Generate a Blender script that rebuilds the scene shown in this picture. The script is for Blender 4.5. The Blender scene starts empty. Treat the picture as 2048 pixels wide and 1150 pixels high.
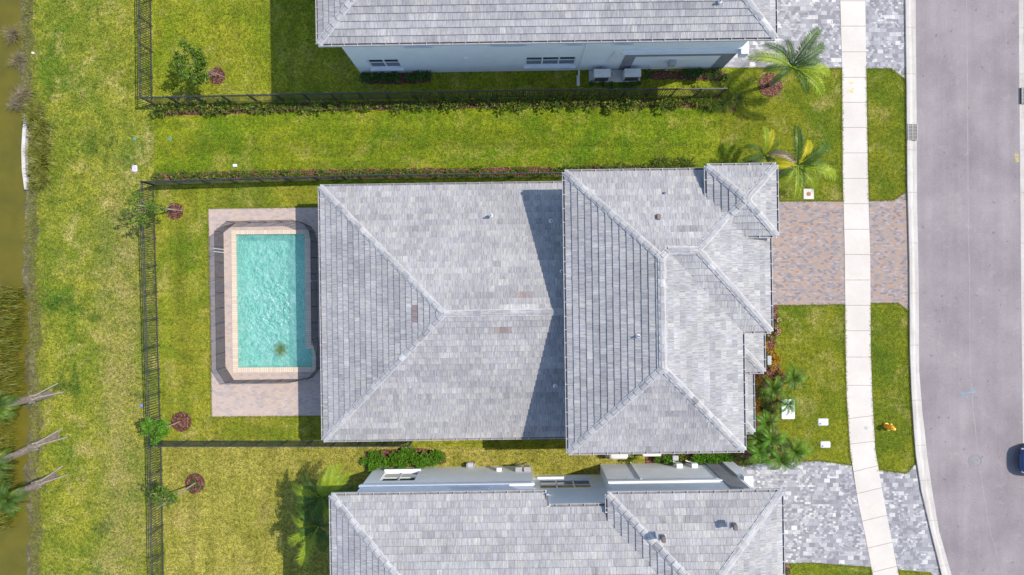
import bpy, math, random
from mathutils import Vector, Matrix
from mathutils.geometry import tessellate_polygon
random.seed(7)
R = random.random
def U(a, b): return a + (b - a) * R()

# ------------------------------------------------------------------ camera, light
S, D, CX, CY = 33.0, 41.0, 1030.0, 562.0       # ground scale (photo px per metre), camera height, nadir point
scn = bpy.context.scene
COL = scn.collection
cam_d = bpy.data.cameras.new('camera'); cam = bpy.data.objects.new('camera', cam_d); COL.objects.link(cam)
cam.location = (0, 0, D); cam.rotation_euler = (0, 0, 0)
cam_d.sensor_width = 36.0; cam_d.sensor_fit = 'HORIZONTAL'; cam_d.lens = 36.0 * S * D / 2048.0
cam_d.shift_x = (1024 - CX) / 2048.0; cam_d.shift_y = (CY - 575) / 2048.0
cam_d.clip_start = 0.5; cam_d.clip_end = 1500
scn.camera = cam
SUN = Vector((0.69, 0.21, 1.0)).normalized()
elev = math.asin(SUN.z); azim = math.atan2(SUN.x, SUN.y)
w = bpy.data.worlds.new('World'); scn.world = w; w.use_nodes = True
nt = w.node_tree; nt.nodes.clear()
sky = nt.nodes.new('ShaderNodeTexSky'); sky.sky_type = 'NISHITA'; sky.sun_disc = False
sky.sun_elevation = elev; sky.sun_rotation = azim; sky.air_density = 1.0; sky.dust_density = 0.6; sky.ozone_density = 1.0
bg = nt.nodes.new('ShaderNodeBackground'); bg.inputs['Strength'].default_value = 0.148
wo = nt.nodes.new('ShaderNodeOutputWorld')
nt.links.new(sky.outputs[0], bg.inputs[0]); nt.links.new(bg.outputs[0], wo.inputs[0])
sd = bpy.data.lights.new('sun', 'SUN'); sd.energy = 2.95; sd.angle = math.radians(0.5); sd.color = (1.0, 0.935, 0.84)
so = bpy.data.objects.new('sun', sd); COL.objects.link(so); so.location = (20, 8, 60)
so.rotation_euler = SUN.to_track_quat('Z', 'Y').to_euler()
scn.render.engine = 'CYCLES'
scn.view_settings.view_transform = 'Standard'; scn.view_settings.look = 'None'
scn.view_settings.gamma = 1.0; scn.view_settings.exposure = 0.64
scn.cycles.transparent_max_bounces = 24

# ------------------------------------------------------------------ helpers
def P(px, py, h=0.0):
    k = (1 - h / D) / S
    return Vector(((px - CX) * k, (CY - py) * k, h))
ROT = 0.0145
cr, sr = math.cos(ROT), math.sin(ROT)
def H(u, v, z=0.0): return Vector((u * cr - v * sr, u * sr + v * cr, z))
def Linv(p): return Vector((p.x * cr + p.y * sr, -p.x * sr + p.y * cr, p.z))
ROOTM = {}
def tag(o, label=None, cat=None, group=None, kind=None):
    if label: o['label'] = label
    if cat: o['category'] = cat
    if group: o['group'] = group
    if kind: o['kind'] = kind
    return o
def thing(name, loc, label, cat, group=None, rz=0.0):
    o = bpy.data.objects.new(name, None); COL.objects.link(o)
    o.empty_display_size = 0.3
    o.location = loc; o.rotation_euler = (0, 0, rz)
    ROOTM[o.name] = Matrix.Translation(Vector(loc)) @ Matrix.Rotation(rz, 4, 'Z')
    return tag(o, label, cat, group)
class MB:
    def __init__(s): s.v = []; s.f = []; s.uv = {}; s.col = {}; s.mi = {}
    def add(s, pts, faces):
        n = len(s.v); s.v += [Vector(p) for p in pts]; s.f += [tuple(n + i for i in f) for f in faces]
    def face(s, pts, col=None, uv=None):
        n = len(s.v); s.v += [Vector(p) for p in pts]; s.f.append(tuple(range(n, n + len(pts))))
        k = len(s.f) - 1
        if col is not None: s.col[k] = col
        if uv is not None: s.uv[k] = uv
    def box(s, a, b, fr=None):
        x0, y0, z0 = [min(a[i], b[i]) for i in range(3)]; x1, y1, z1 = [max(a[i], b[i]) for i in range(3)]
        p = [(x0,y0,z0),(x1,y0,z0),(x1,y1,z0),(x0,y1,z0),(x0,y0,z1),(x1,y0,z1),(x1,y1,z1),(x0,y1,z1)]
        if fr: p = [fr(*q) for q in p]
        s.add(p, [(0,3,2,1),(4,5,6,7),(0,1,5,4),(1,2,6,5),(2,3,7,6),(3,0,4,7)])
    def bev(s, a, b, r, fr=None):          # box with chamfered top and vertical corners
        x0, y0, z0 = [min(a[i], b[i]) for i in range(3)]; x1, y1, z1 = [max(a[i], b[i]) for i in range(3)]
        def ring(z, e):
            X0, X1, Y0, Y1 = x0 + e, x1 - e, y0 + e, y1 - e
            return [(X0+r,Y0,z),(X1-r,Y0,z),(X1,Y0+r,z),(X1,Y1-r,z),(X1-r,Y1,z),(X0+r,Y1,z),(X0,Y1-r,z),(X0,Y0+r,z)]
        p = ring(z0, 0) + ring(z1 - r * .7, 0) + ring(z1, r * .7)
        if fr: p = [fr(*q) for q in p]
        fs = [tuple(range(7, -1, -1)), tuple(range(16, 24))]
        for k in (0, 8):
            for i in range(8):
                j = (i + 1) % 8; fs.append((k+i, k+j, k+8+j, k+8+i))
        s.add(p, fs)
    def prism(s, poly, z0, z1):
        n = len(poly)
        area = sum(poly[i][0]*poly[(i+1)%n][1]-poly[(i+1)%n][0]*poly[i][1] for i in range(n))
        if area < 0: poly = poly[::-1]
        s.add([(p[0],p[1],z0) for p in poly] + [(p[0],p[1],z1) for p in poly],
              [tuple(range(n-1,-1,-1)), tuple(range(n, 2*n))] + [(i,(i+1)%n,n+(i+1)%n,n+i) for i in range(n)])
    def tube(s, pts, rad, n=8, cap=True):
        pts = [Vector(p) for p in pts]
        if not isinstance(rad, (list, tuple)): rad = [rad] * len(pts)
        base = len(s.v); prev = None
        for i, p in enumerate(pts):
            t = (pts[min(i+1, len(pts)-1)] - pts[max(i-1, 0)]).normalized()
            if prev is None:
                a = Vector((0, 0, 1)) if abs(t.z) < .9 else Vector((1, 0, 0))
                x = t.cross(a).normalized()
            else:
                x = (prev - t * prev.dot(t)).normalized()
            prev = x; y = t.cross(x)
            for k in range(n):
                an = 2 * math.pi * k / n
                s.v.append(p + (x * math.cos(an) + y * math.sin(an)) * rad[i])
        for i in range(len(pts) - 1):
            for k in range(n):
                a = base + i*n + k; b = base + i*n + (k+1) % n
                s.f.append((a, b, b + n, a + n))
        if cap:
            s.f.append(tuple(base + k for k in range(n-1, -1, -1)))
            s.f.append(tuple(base + (len(pts)-1)*n + k for k in range(n)))
    def lathe(s, prof, c, n=20):            # prof: (r, z)
        base = len(s.v)
        for r, z in prof:
            for k in range(n):
                an = 2*math.pi*k/n; s.v.append(Vector((c[0]+r*math.cos(an), c[1]+r*math.sin(an), c[2]+z)))
        for i in range(len(prof)-1):
            for k in range(n):
                a = base+i*n+k; b = base+i*n+(k+1)%n; s.f.append((a,b,b+n,a+n))
        s.f.append(tuple(base+k for k in range(n-1,-1,-1))); s.f.append(tuple(base+(len(prof)-1)*n+k for k in range(n)))
    def build(s, name, mats, parent=None, loc=None, smooth=False):
        me = bpy.data.meshes.new(name)
        if parent is not None:
            M = ROOTM[parent.name].inverted(); vs = [M @ v for v in s.v]
        elif loc is not None:
            L = Vector(loc); vs = [v - L for v in s.v]
        else: vs = s.v
        me.from_pydata([tuple(v) for v in vs], [], s.f)
        if not isinstance(mats, (list, tuple)): mats = [mats]
        for m in mats: me.materials.append(m)
        if s.mi:
            for k, i in s.mi.items(): me.polygons[k].material_index = i
        if s.uv or s.col:
            fu, fc = [], []
            for k, f in enumerate(s.f):
                u_ = s.uv.get(k); c_ = s.col.get(k, (.5, 0, 0, 1))
                for j in range(len(f)):
                    fu.extend(u_[j] if u_ else (0, 0)); fc.extend(c_)
            me.uv_layers.new(name='UVMap'); me.color_attributes.new('tone', 'FLOAT_COLOR', 'CORNER')
            me.uv_layers['UVMap'].data.foreach_set('uv', fu)
            me.color_attributes['tone'].data.foreach_set('color', fc)
        if smooth:
            for p in me.polygons: p.use_smooth = True
        o = bpy.data.objects.new(name, me); COL.objects.link(o)
        if parent is not None:
            o.parent = parent; ROOTM[o.name] = ROOTM[parent.name]
        elif loc is not None: o.location = loc
        return o

# ------------------------------------------------------------------ materials
def newmat(name):
    m = bpy.data.materials.new(name); m.use_nodes = True
    n = m.node_tree; n.nodes.clear()
    out = n.nodes.new('ShaderNodeOutputMaterial'); b = n.nodes.new('ShaderNodeBsdfPrincipled')
    n.links.new(b.outputs[0], out.inputs[0]); return m, n, b
def coords(n, kind='Object', scale=None, rot=None):
    tc = n.nodes.new('ShaderNodeTexCoord'); o = tc.outputs[kind]
    if scale or rot:
        mp = n.nodes.new('ShaderNodeMapping'); n.links.new(o, mp.inputs[0])
        if scale: mp.inputs['Scale'].default_value = scale
        if rot: mp.inputs['Rotation'].default_value = rot
        o = mp.outputs[0]
    return o
def noise(n, vec, scale, detail=2, rough=.5, dist=0):
    t = n.nodes.new('ShaderNodeTexNoise'); n.links.new(vec, t.inputs['Vector'])
    t.inputs['Scale'].default_value = scale; t.inputs['Detail'].default_value = detail
    t.inputs['Roughness'].default_value = rough; t.inputs['Distortion'].default_value = dist
    return t.outputs['Fac']
def ramp(n, fac, stops, interp='LINEAR'):
    r = n.nodes.new('ShaderNodeValToRGB'); r.color_ramp.interpolation = interp
    e = r.color_ramp.elements
    while len(e) < len(stops): e.new(0.5)
    for i, (p, c) in enumerate(stops):
        e[i].position = p; e[i].color = (*c, 1) if len(c) == 3 else c
    n.links.new(fac, r.inputs[0]); return r.outputs[0]
def mix(n, fac, a, b, mode='MIX'):
    m = n.nodes.new('ShaderNodeMix'); m.data_type = 'RGBA'; m.blend_type = mode
    for s, val in ((m.inputs[0], fac), (m.inputs[6], a), (m.inputs[7], b)):
        if hasattr(val, 'links'): n.links.new(val, s)
        elif isinstance(val, (int, float)): s.default_value = val
        else: s.default_value = (*val, 1)
    return m.outputs[2]
def bump(n, h, strength, dist):
    b = n.nodes.new('ShaderNodeBump'); b.inputs['Strength'].default_value = strength
    b.inputs['Distance'].default_value = dist; n.links.new(h, b.inputs['Height']); return b.outputs[0]
def setc(n, b, col, rough=.7, nrm=None, metal=0, spec=None):
    if hasattr(col, 'links'): n.links.new(col, b.inputs['Base Color'])
    else: b.inputs['Base Color'].default_value = (*col, 1)
    b.inputs['Roughness'].default_value = rough; b.inputs['Metallic'].default_value = metal
    if spec is not None: b.inputs['Specular IOR Level'].default_value = spec
    if nrm is not None: n.links.new(nrm, b.inputs['Normal'])
g3 = lambda a: (a, a, a)
def pm(name, c1, c2, scale=3, rough=.7, bs=.2, bd=.01, metal=0, detail=4, spec=None, fine=None):
    m, n, b = newmat(name); v = coords(n)
    f = noise(n, v, scale, detail, .6)
    col = ramp(n, f, [(.3, c1), (.7, c2)])
    f2 = noise(n, v, fine or scale * 9, 3, .6)
    col = mix(n, .35, col, ramp(n, f2, [(.3, g3(.35)), (.7, g3(.65))]), 'OVERLAY')
    setc(n, b, col, rough, bump(n, f2, bs, bd), metal, spec); return m
def grassmat(name, green, yellow, dry, dry_amt=.5, dark=None, ysh=0.0, seed=0.0, stripe=None, band=None):
    m, n, b = newmat(name)
    v = coords(n)
    mp = n.nodes.new('ShaderNodeMapping'); n.links.new(v, mp.inputs[0]); mp.inputs['Location'].default_value = (seed, seed*1.7, 0)
    v = mp.outputs[0]
    big = noise(n, v, .28, 5, .62, .6)
    col = ramp(n, big, [(.34 - ysh, green), (.60 - ysh, yellow)])
    med = noise(n, v, 1.3, 4, .6)
    col = mix(n, ramp(n, med, [(.45, g3(0)), (.75, g3(.75))]), col, [c * .62 for c in green])
    dn = noise(n, v, .55, 6, .7, .4)
    col = mix(n, ramp(n, dn, [(.52, g3(0)), (.52 + .22 / max(dry_amt, .05) * .5, g3(.9))]), col, dry)
    if dark:
        kn = noise(n, v, .42, 5, .65, .3)
        col = mix(n, ramp(n, kn, [(.60, g3(0)), (.68, g3(.8))]), col, dark)
    if stripe:
        ms_ = n.nodes.new('ShaderNodeMapping'); n.links.new(v, ms_.inputs[0]); ms_.inputs['Scale'].default_value = (stripe[0], stripe[1], 1)
        col = mix(n, .55, col, ramp(n, noise(n, ms_.outputs[0], 1.0, 3, .6), [(.35, g3(.34)), (.65, g3(.62))]), 'OVERLAY')
    if band:
        sx = n.nodes.new('ShaderNodeSeparateXYZ'); n.links.new(coords(n), sx.inputs[0])
        bm = ramp(n, n.nodes.new('ShaderNodeMapRange').outputs[0], [(0, g3(0)), (.5, g3(1)), (.75, g3(.8)), (1, g3(.3))])
        mr = [x for x in n.nodes if x.type == 'MAP_RANGE'][-1]; wv_ = n.nodes.new('ShaderNodeMath'); wv_.operation = 'MULTIPLY_ADD'; n.links.new(noise(n, v, .7, 5, .7), wv_.inputs[0]); wv_.inputs[1].default_value = 3.5; n.links.new(sx.outputs[0], wv_.inputs[2]); n.links.new(wv_.outputs[0], mr.inputs[0]); mr.inputs[1].default_value = band[0]; mr.inputs[2].default_value = band[1]
        yb = n.nodes.new('ShaderNodeMapRange'); n.links.new(sx.outputs[1], yb.inputs[0]); yb.inputs[1].default_value = 9; yb.inputs[2].default_value = 3
        m1 = mix(n, 1.0, bm, yb.outputs[0], 'MULTIPLY'); m1 = mix(n, 1.0, m1, ramp(n, noise(n, v, .8, 5, .7), [(.3, g3(.0)), (.62, g3(.85))]), 'MULTIPLY')
        col = mix(n, m1, col, (.33,.27,.09))
    fi = noise(n, v, 5, 5, .8); fj = noise(n, v, 20, 3, .8)
    col = mix(n, .9, col, ramp(n, fi, [(.32, g3(.14)), (.5, g3(.48)), (.70, g3(.80))]), 'OVERLAY')
    col = mix(n, .9, col, ramp(n, fj, [(.32, g3(.12)), (.5, g3(.48)), (.70, g3(.84))]), 'OVERLAY')
    sp = noise(n, v, 21, 1, .5)
    col = mix(n, ramp(n, sp, [(.70, g3(0)), (.76, g3(.45))]), col, (.42, .38, .12))
    add = n.nodes.new('ShaderNodeMath'); n.links.new(fi, add.inputs[0]); n.links.new(fj, add.inputs[1])
    setc(n, b, col, .85, bump(n, add.outputs[0], .75, .05), spec=.15)
    return m

M = {}
M['grass_common'] = grassmat('grass_common', (.085,.160,.010), (.275,.275,.028), (.42,.35,.11), .6, (.04,.09,.008), .02, 0, band=(-24.0,-20.6))
M['grass_top'] = grassmat('grass_top', (.155,.22,.008), (.275,.275,.018), (.38,.33,.08), .5, None, .03, 31, stripe=(.9,.12))
M['grass_side'] = grassmat('grass_side', (.095,.175,.005), (.215,.25,.010), (.38,.33,.07), .42, None, 0, 57, stripe=(.06,1.3))
M['grass_mid'] = grassmat('grass_mid', (.125,.19,.010), (.265,.26,.022), (.40,.33,.09), .5, None, .02, 83, stripe=(.9,.1))
M['grass_low'] = grassmat('grass_low', (.22,.225,.026), (.34,.30,.055), (.44,.35,.11), .5, None, .06, 12, stripe=(.9,.1))
M['grass_front'] = grassmat('grass_front', (.085,.140,.005), (.19,.20,.010), (.34,.29,.08), .6, None, .02, 140)

# mulch
m, n, b = newmat('mulch'); v = coords(n)
vo = n.nodes.new('ShaderNodeTexVoronoi'); n.links.new(v, vo.inputs['Vector']); vo.inputs['Scale'].default_value = 16; vo.inputs['Randomness'].default_value = 1
sep = n.nodes.new('ShaderNodeSeparateColor'); n.links.new(vo.outputs['Color'], sep.inputs[0])
c = ramp(n, sep.outputs[0], [(0, (.045,.018,.012)), (.5, (.15,.062,.042)), (.85, (.25,.12,.085)), (1, (.32,.21,.17))])
c = mix(n, ramp(n, noise(n, v, 2.5, 4, .6), [(.35, g3(.0)), (.7, g3(.5))]), c, (.09,.035,.025))
setc(n, b, c, .95, bump(n, vo.outputs['Distance'], 1, .05), spec=.1); M['mulch'] = m

# roof tiles
m, n, b = newmat('roof_tile')
at = n.nodes.new('ShaderNodeVertexColor'); at.layer_name = 'tone'
sp = n.nodes.new('ShaderNodeSeparateColor'); n.links.new(at.outputs['Color'], sp.inputs[0])
base = ramp(n, sp.outputs[0], [(0, (.21,.20,.205)), (.35, (.29,.28,.284)), (.7, (.37,.36,.358)), (1, (.48,.465,.455))])
base = mix(n, sp.outputs[1], base, (.23,.175,.17))          # replaced brown tiles
base = mix(n, ramp(n, sp.outputs[2], [(.5, g3(0)), (1, g3(.35))]), base, (.50,.47,.41))
uvn = n.nodes.new('ShaderNodeUVMap'); mp = n.nodes.new('ShaderNodeMapping'); n.links.new(uvn.outputs[0], mp.inputs[0])
mp.inputs['Scale'].default_value = (1, .10, 1)
st = noise(n, mp.outputs[0], 16, 3, .75)
base = mix(n, .95, base, ramp(n, st, [(.28, g3(.30)), (.5, g3(.5)), (.72, g3(.70))]), 'OVERLAY')
gr = noise(n, coords(n), 30, 3, .7)
base = mix(n, .3, base, ramp(n, gr, [(.3, g3(.3)), (.7, g3(.7))]), 'OVERLAY')
lg = noise(n, coords(n), .5, 3, .6)
base = mix(n, .45, base, ramp(n, lg, [(.3, g3(.38)), (.7, g3(.6))]), 'OVERLAY')
setc(n, b, base, .75, bump(n, st, .3, .008), spec=.3); M['tile'] = m
M['deck_board'] = pm('roof_underlay', (.05,.05,.06), (.09,.09,.10), 4)
M['mortar'] = pm('mortar', (.46,.46,.47), (.62,.61,.61), 6, .8, .3)
M['stucco'] = pm('stucco', (.74,.76,.78), (.82,.83,.84), 1.2, .9, .35, .006, fine=40)
M['stucco_dark'] = pm('stucco_dark', (.20,.20,.215), (.26,.26,.275), 1.5, .9, .35, .006, fine=40)
M['trim'] = pm('white_trim', (.76,.77,.78), (.84,.84,.85), 3, .55, .1, .003)
M['gutter'] = pm('gutter_metal', (.42,.42,.43), (.52,.52,.53), 3, .45, .1, .003)
M['gutter_in'] = pm('gutter_trough', (.17,.15,.15), (.30,.27,.26), 3, .8, .1, .003)
M['soffit'] = pm('soffit', (.6,.6,.62), (.7,.7,.71), 3, .8)
m, n, b = newmat('window_glass'); v = coords(n)
c = ramp(n, noise(n, v, 1.4, 3), [(.3, (.02,.028,.035)), (.7, (.06,.08,.09))])
setc(n, b, c, .06, bump(n, noise(n, v, 1.5, 1), .08, .01), spec=.9); M['glass'] = m
M['black_metal'] = pm('black_aluminium', (.018,.02,.022), (.035,.037,.04), 5, .45, .1, .002)
M['fence_metal'] = pm('fence_rail_bronze', (.03,.032,.037), (.055,.058,.066), 2, .38, .1, .002, metal=.0, spec=.8)
M['grey_metal'] = pm('grey_metal', (.33,.33,.34), (.42,.42,.43), 6, .5, .1, .003)
M['ac'] = pm('beige_casing', (.62,.60,.56), (.72,.70,.66), 3, .5, .1, .003)
M['ac_dark'] = pm('dark_grille', (.05,.05,.05), (.09,.09,.09), 9, .6)
M['vent'] = pm('brown_vent', (.12,.09,.08), (.19,.15,.13), 7, .5, .1, .003)
M['pipe'] = pm('white_pipe', (.68,.68,.68), (.8,.8,.8), 7, .5, .1, .003)
M['lead'] = pm('lead_flashing', (.40,.41,.44), (.52,.53,.56), 7, .5, .1, .003)
M['concrete'] = pm('pale_concrete', (.50,.47,.43), (.63,.60,.56), .9, .85, .3, .004, fine=14)
M['bark'] = pm('pale_bark', (.24,.20,.16), (.42,.37,.31), 9, .9, .8, .02)
M['palmbark'] = pm('palm_bark', (.17,.13,.10), (.36,.29,.24), 7, .95, 1, .04)
M['wood'] = pm('weathered_timber', (.27,.23,.19), (.40,.35,.29), 7, .85, .4, .005)
M['water_meter'] = pm('meter_lid', (.52,.50,.50), (.64,.61,.60), 5, .8, .2, .004)

def leafmat(name, c1, c2, c3=None, trans=.25, rough=.45):
    m, n, b = newmat(name); v = coords(n)
    col = ramp(n, noise(n, v, 3.2, 3, .7), [(.3, c1), (.7, c2)])
    geo = n.nodes.new('ShaderNodeNewGeometry')
    col = mix(n, .6, col, ramp(n, geo.outputs['Random Per Island'], [(0, g3(.32)), (1, g3(.66))]), 'OVERLAY')
    if c3: col = mix(n, ramp(n, geo.outputs['Random Per Island'], [(.80, g3(0)), (.84, g3(1))]), col, c3)
    setc(n, b, col, rough, spec=.4)
    tr = n.nodes.new('ShaderNodeBsdfTranslucent'); n.links.new(col, tr.inputs[0])
    ms = n.nodes.new('ShaderNodeMixShader'); ms.inputs[0].default_value = trans
    n.links.new(b.outputs[0], ms.inputs[1]); n.links.new(tr.outputs[0], ms.inputs[2])
    out = [x for x in n.nodes if x.type == 'OUTPUT_MATERIAL'][0]; n.links.new(ms.outputs[0], out.inputs[0])
    return m
M['leaf'] = leafmat('leaf_green', (.06,.13,.010), (.17,.26,.02))
M['leaf_bright'] = leafmat('leaf_bright', (.07,.20,.012), (.16,.33,.02), trans=.3)
M['leaf_hedge'] = leafmat('leaf_hedge', (.06,.12,.015), (.15,.21,.02), (.30,.28,.03))
M['leaf_dark'] = leafmat('leaf_deep', (.04,.10,.02), (.08,.17,.03), (.14,.30,.03))  # deep green foliage with some brighter leaves mixed in
M['leaf_croton'] = leafmat('leaf_croton', (.40,.26,.02), (.60,.42,.03), (.45,.08,.02))
M['petal'] = leafmat('pink_petal', (.75,.30,.33), (.85,.48,.45))
M['palm'] = leafmat('palm_leaf', (.035,.085,.008), (.09,.17,.012), trans=.25)
M['palm_lime'] = leafmat('palm_leaf_lime', (.22,.33,.02), (.38,.46,.03), trans=.35)
M['palm_gold'] = leafmat('palm_leaf_gold', (.50,.45,.015), (.70,.60,.02), trans=.35)
M['palm_dead'] = leafmat('palm_leaf_dead', (.30,.20,.13), (.46,.34,.24), trans=.1)
M['reed'] = leafmat('reed_blade', (.11,.15,.012), (.27,.27,.025), (.34,.28,.08))
M['reed_dry'] = leafmat('dry_twig', (.16,.12,.06), (.30,.24,.13), trans=.05)

# paving
def paver(name, stops, bw, bh, mortar, msize=.004, rot=0, second=True, patch=.5, pscale=.5, tint=None):
    m, n, b = newmat(name); v = coords(n, rot=(0, 0, rot))
    def br(w_, h_, off=0):
        t = n.nodes.new('ShaderNodeTexBrick')
        mp = n.nodes.new('ShaderNodeMapping'); n.links.new(v, mp.inputs[0]); mp.inputs['Location'].default_value = (off, off*.37, 0)
        n.links.new(mp.outputs[0], t.inputs['Vector'])
        t.inputs['Color1'].default_value = (0,0,0,1); t.inputs['Color2'].default_value = (1,1,1,1); t.inputs['Mortar'].default_value = (.5,.5,.5,1)
        t.inputs['Scale'].default_value = 1; t.inputs['Mortar Size'].default_value = msize; t.inputs['Mortar Smooth'].default_value = .3
        t.inputs['Brick Width'].default_value = w_; t.inputs['Row Height'].default_value = h_; t.inputs['Bias'].default_value = 0
        return t
    t1 = br(bw, bh); fac = t1.outputs['Color']; mort = t1.outputs['Fac']
    if second:
        t2 = br(bw * .5, bh * .5, 0); ck = n.nodes.new('ShaderNodeTexBrick')
        sel = noise(n, v, 1.1, 2)
        selr = ramp(n, sel, [(.5, g3(0)), (.502, g3(1))])
        fac = mix(n, selr, fac, t2.outputs['Color']); mort2 = mix(n, selr, mort, t2.outputs['Fac']); mort = mort2
    pt = noise(n, v, pscale, 4, .6)
    f2 = mix(n, patch, fac, pt, 'MIX')
    col = ramp(n, f2, stops)
    col = mix(n, .4, col, ramp(n, noise(n, v, 26, 3, .7), [(.3, g3(.35)), (.7, g3(.65))]), 'OVERLAY')
    col = mix(n, mort, col, mortar)
    inv = n.nodes.new('ShaderNodeMath'); inv.operation = 'SUBTRACT'; inv.inputs[0].default_value = 1; n.links.new(mort, inv.inputs[1])
    setc(n, b, col, .8, bump(n, inv.outputs[0], .5, .006), spec=.3)
    return m
M['paver_grey'] = paver('paver_grey', [(.1, (.17,.16,.175)), (.40, (.27,.26,.275)), (.60, (.35,.34,.35)), (.74, (.45,.44,.43)), (.84, (.62,.59,.54))], .36, .26, (.26,.25,.26), .008, 0, True, .40, .9)
M['paver_brown'] = paver('paver_brown', [(.26, (.19,.165,.175)), (.40, (.27,.235,.235)), (.49, (.31,.25,.225)), (.56, (.41,.245,.145)), (.64, (.33,.26,.235)), (.78, (.40,.34,.32))], .20, .10, (.26,.23,.22), .006, 0, False, .55, 1.8)
M['paver_pool'] = paver('paver_pool', [(.2, (.34,.295,.285)), (.42, (.44,.355,.32)), (.56, (.53,.39,.30)), (.68, (.47,.385,.34)), (.85, (.56,.48,.43))], .24, .12, (.42,.38,.36), .006, 0, False, .6, 1.2)
M['coping'] = paver('coping_brick', [(.1, (.60,.48,.365)), (.9, (.74,.61,.47))], .115, 5, (.42,.34,.28), .012, 0, False, .3, 2)
M['coping_v'] = paver('coping_brick_side', [(.1, (.60,.48,.365)), (.9, (.74,.61,.47))], .115, 5, (.42,.34,.28), .012, math.pi/2, False, .3, 2)

# walk, kerb, road
m, n, b = newmat('sidewalk'); v = coords(n)
c = ramp(n, noise(n, v, .45, 4, .6), [(.3, (.54,.49,.435)), (.7, (.62,.575,.515))])
c = mix(n, ramp(n, noise(n, v, .9, 5, .7, .5), [(.55, g3(0)), (.75, g3(.55))]), c, (.53,.42,.31))
c = mix(n, .4, c, ramp(n, noise(n, v, 20, 3, .7), [(.3, g3(.42)), (.7, g3(.58))]), 'OVERLAY')
setc(n, b, c, .8, bump(n, noise(n, v, 40, 2), .2, .004), spec=.3); M['walk'] = m
M['joint'] = pm('slab_joint', (.25,.20,.16), (.34,.28,.23), 4)
m, n, b = newmat('kerb'); v = coords(n)
c = ramp(n, noise(n, v, .8, 5, .65), [(.3, (.44,.40,.36)), (.7, (.55,.515,.47))])
c = mix(n, .5, c, ramp(n, noise(n, v, 14, 3, .7), [(.3, g3(.4)), (.7, g3(.6))]), 'OVERLAY')
c = mix(n, ramp(n, noise(n, coords(n, scale=(3, .16, 1)), 1.4, 5, .7), [(.5, g3(0)), (.68, g3(.5))]), c, (.30,.26,.22))
setc(n, b, c, .8, spec=.3); M['kerb'] = m
m, n, b = newmat('asphalt'); v = coords(n)
c = ramp(n, noise(n, v, .35, 5, .6), [(.3, (.215,.185,.19)), (.7, (.30,.262,.262))])
vs = coords(n, scale=(1.6, .07, 1))
c = mix(n, .75, c, ramp(n, noise(n, vs, 1.0, 4, .65), [(.3, g3(.45)), (.7, g3(.55))]), 'OVERLAY')
c = mix(n, .6, c, ramp(n, noise(n, v, 28, 3, .8), [(.3, g3(.32)), (.7, g3(.68))]), 'OVERLAY')
c = mix(n, ramp(n, noise(n, v, 1.1, 5, .7, .3), [(.58, g3(0)), (.76, g3(.5))]), c, (.38,.345,.32))
c = mix(n, ramp(n, noise(n, v, 2.6, 3, .6), [(.66, g3(0)), (.70, g3(.6))]), c, (.13,.115,.12))
c = mix(n, ramp(n, noise(n, v, 45, 1, .5), [(.74, g3(0)), (.79, g3(.5))]), c, (.48,.45,.45))
setc(n, b, c, .85, bump(n, noise(n, v, 60, 2), .3, .006), spec=.3); M['asphalt'] = m

# pool
m, n, b = newmat('pool_plaster'); v = coords(n)
c = ramp(n, noise(n, v, 1.6, 5, .7, .8), [(.3, (.52,.80,.70)), (.7, (.74,.92,.84))])
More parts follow.
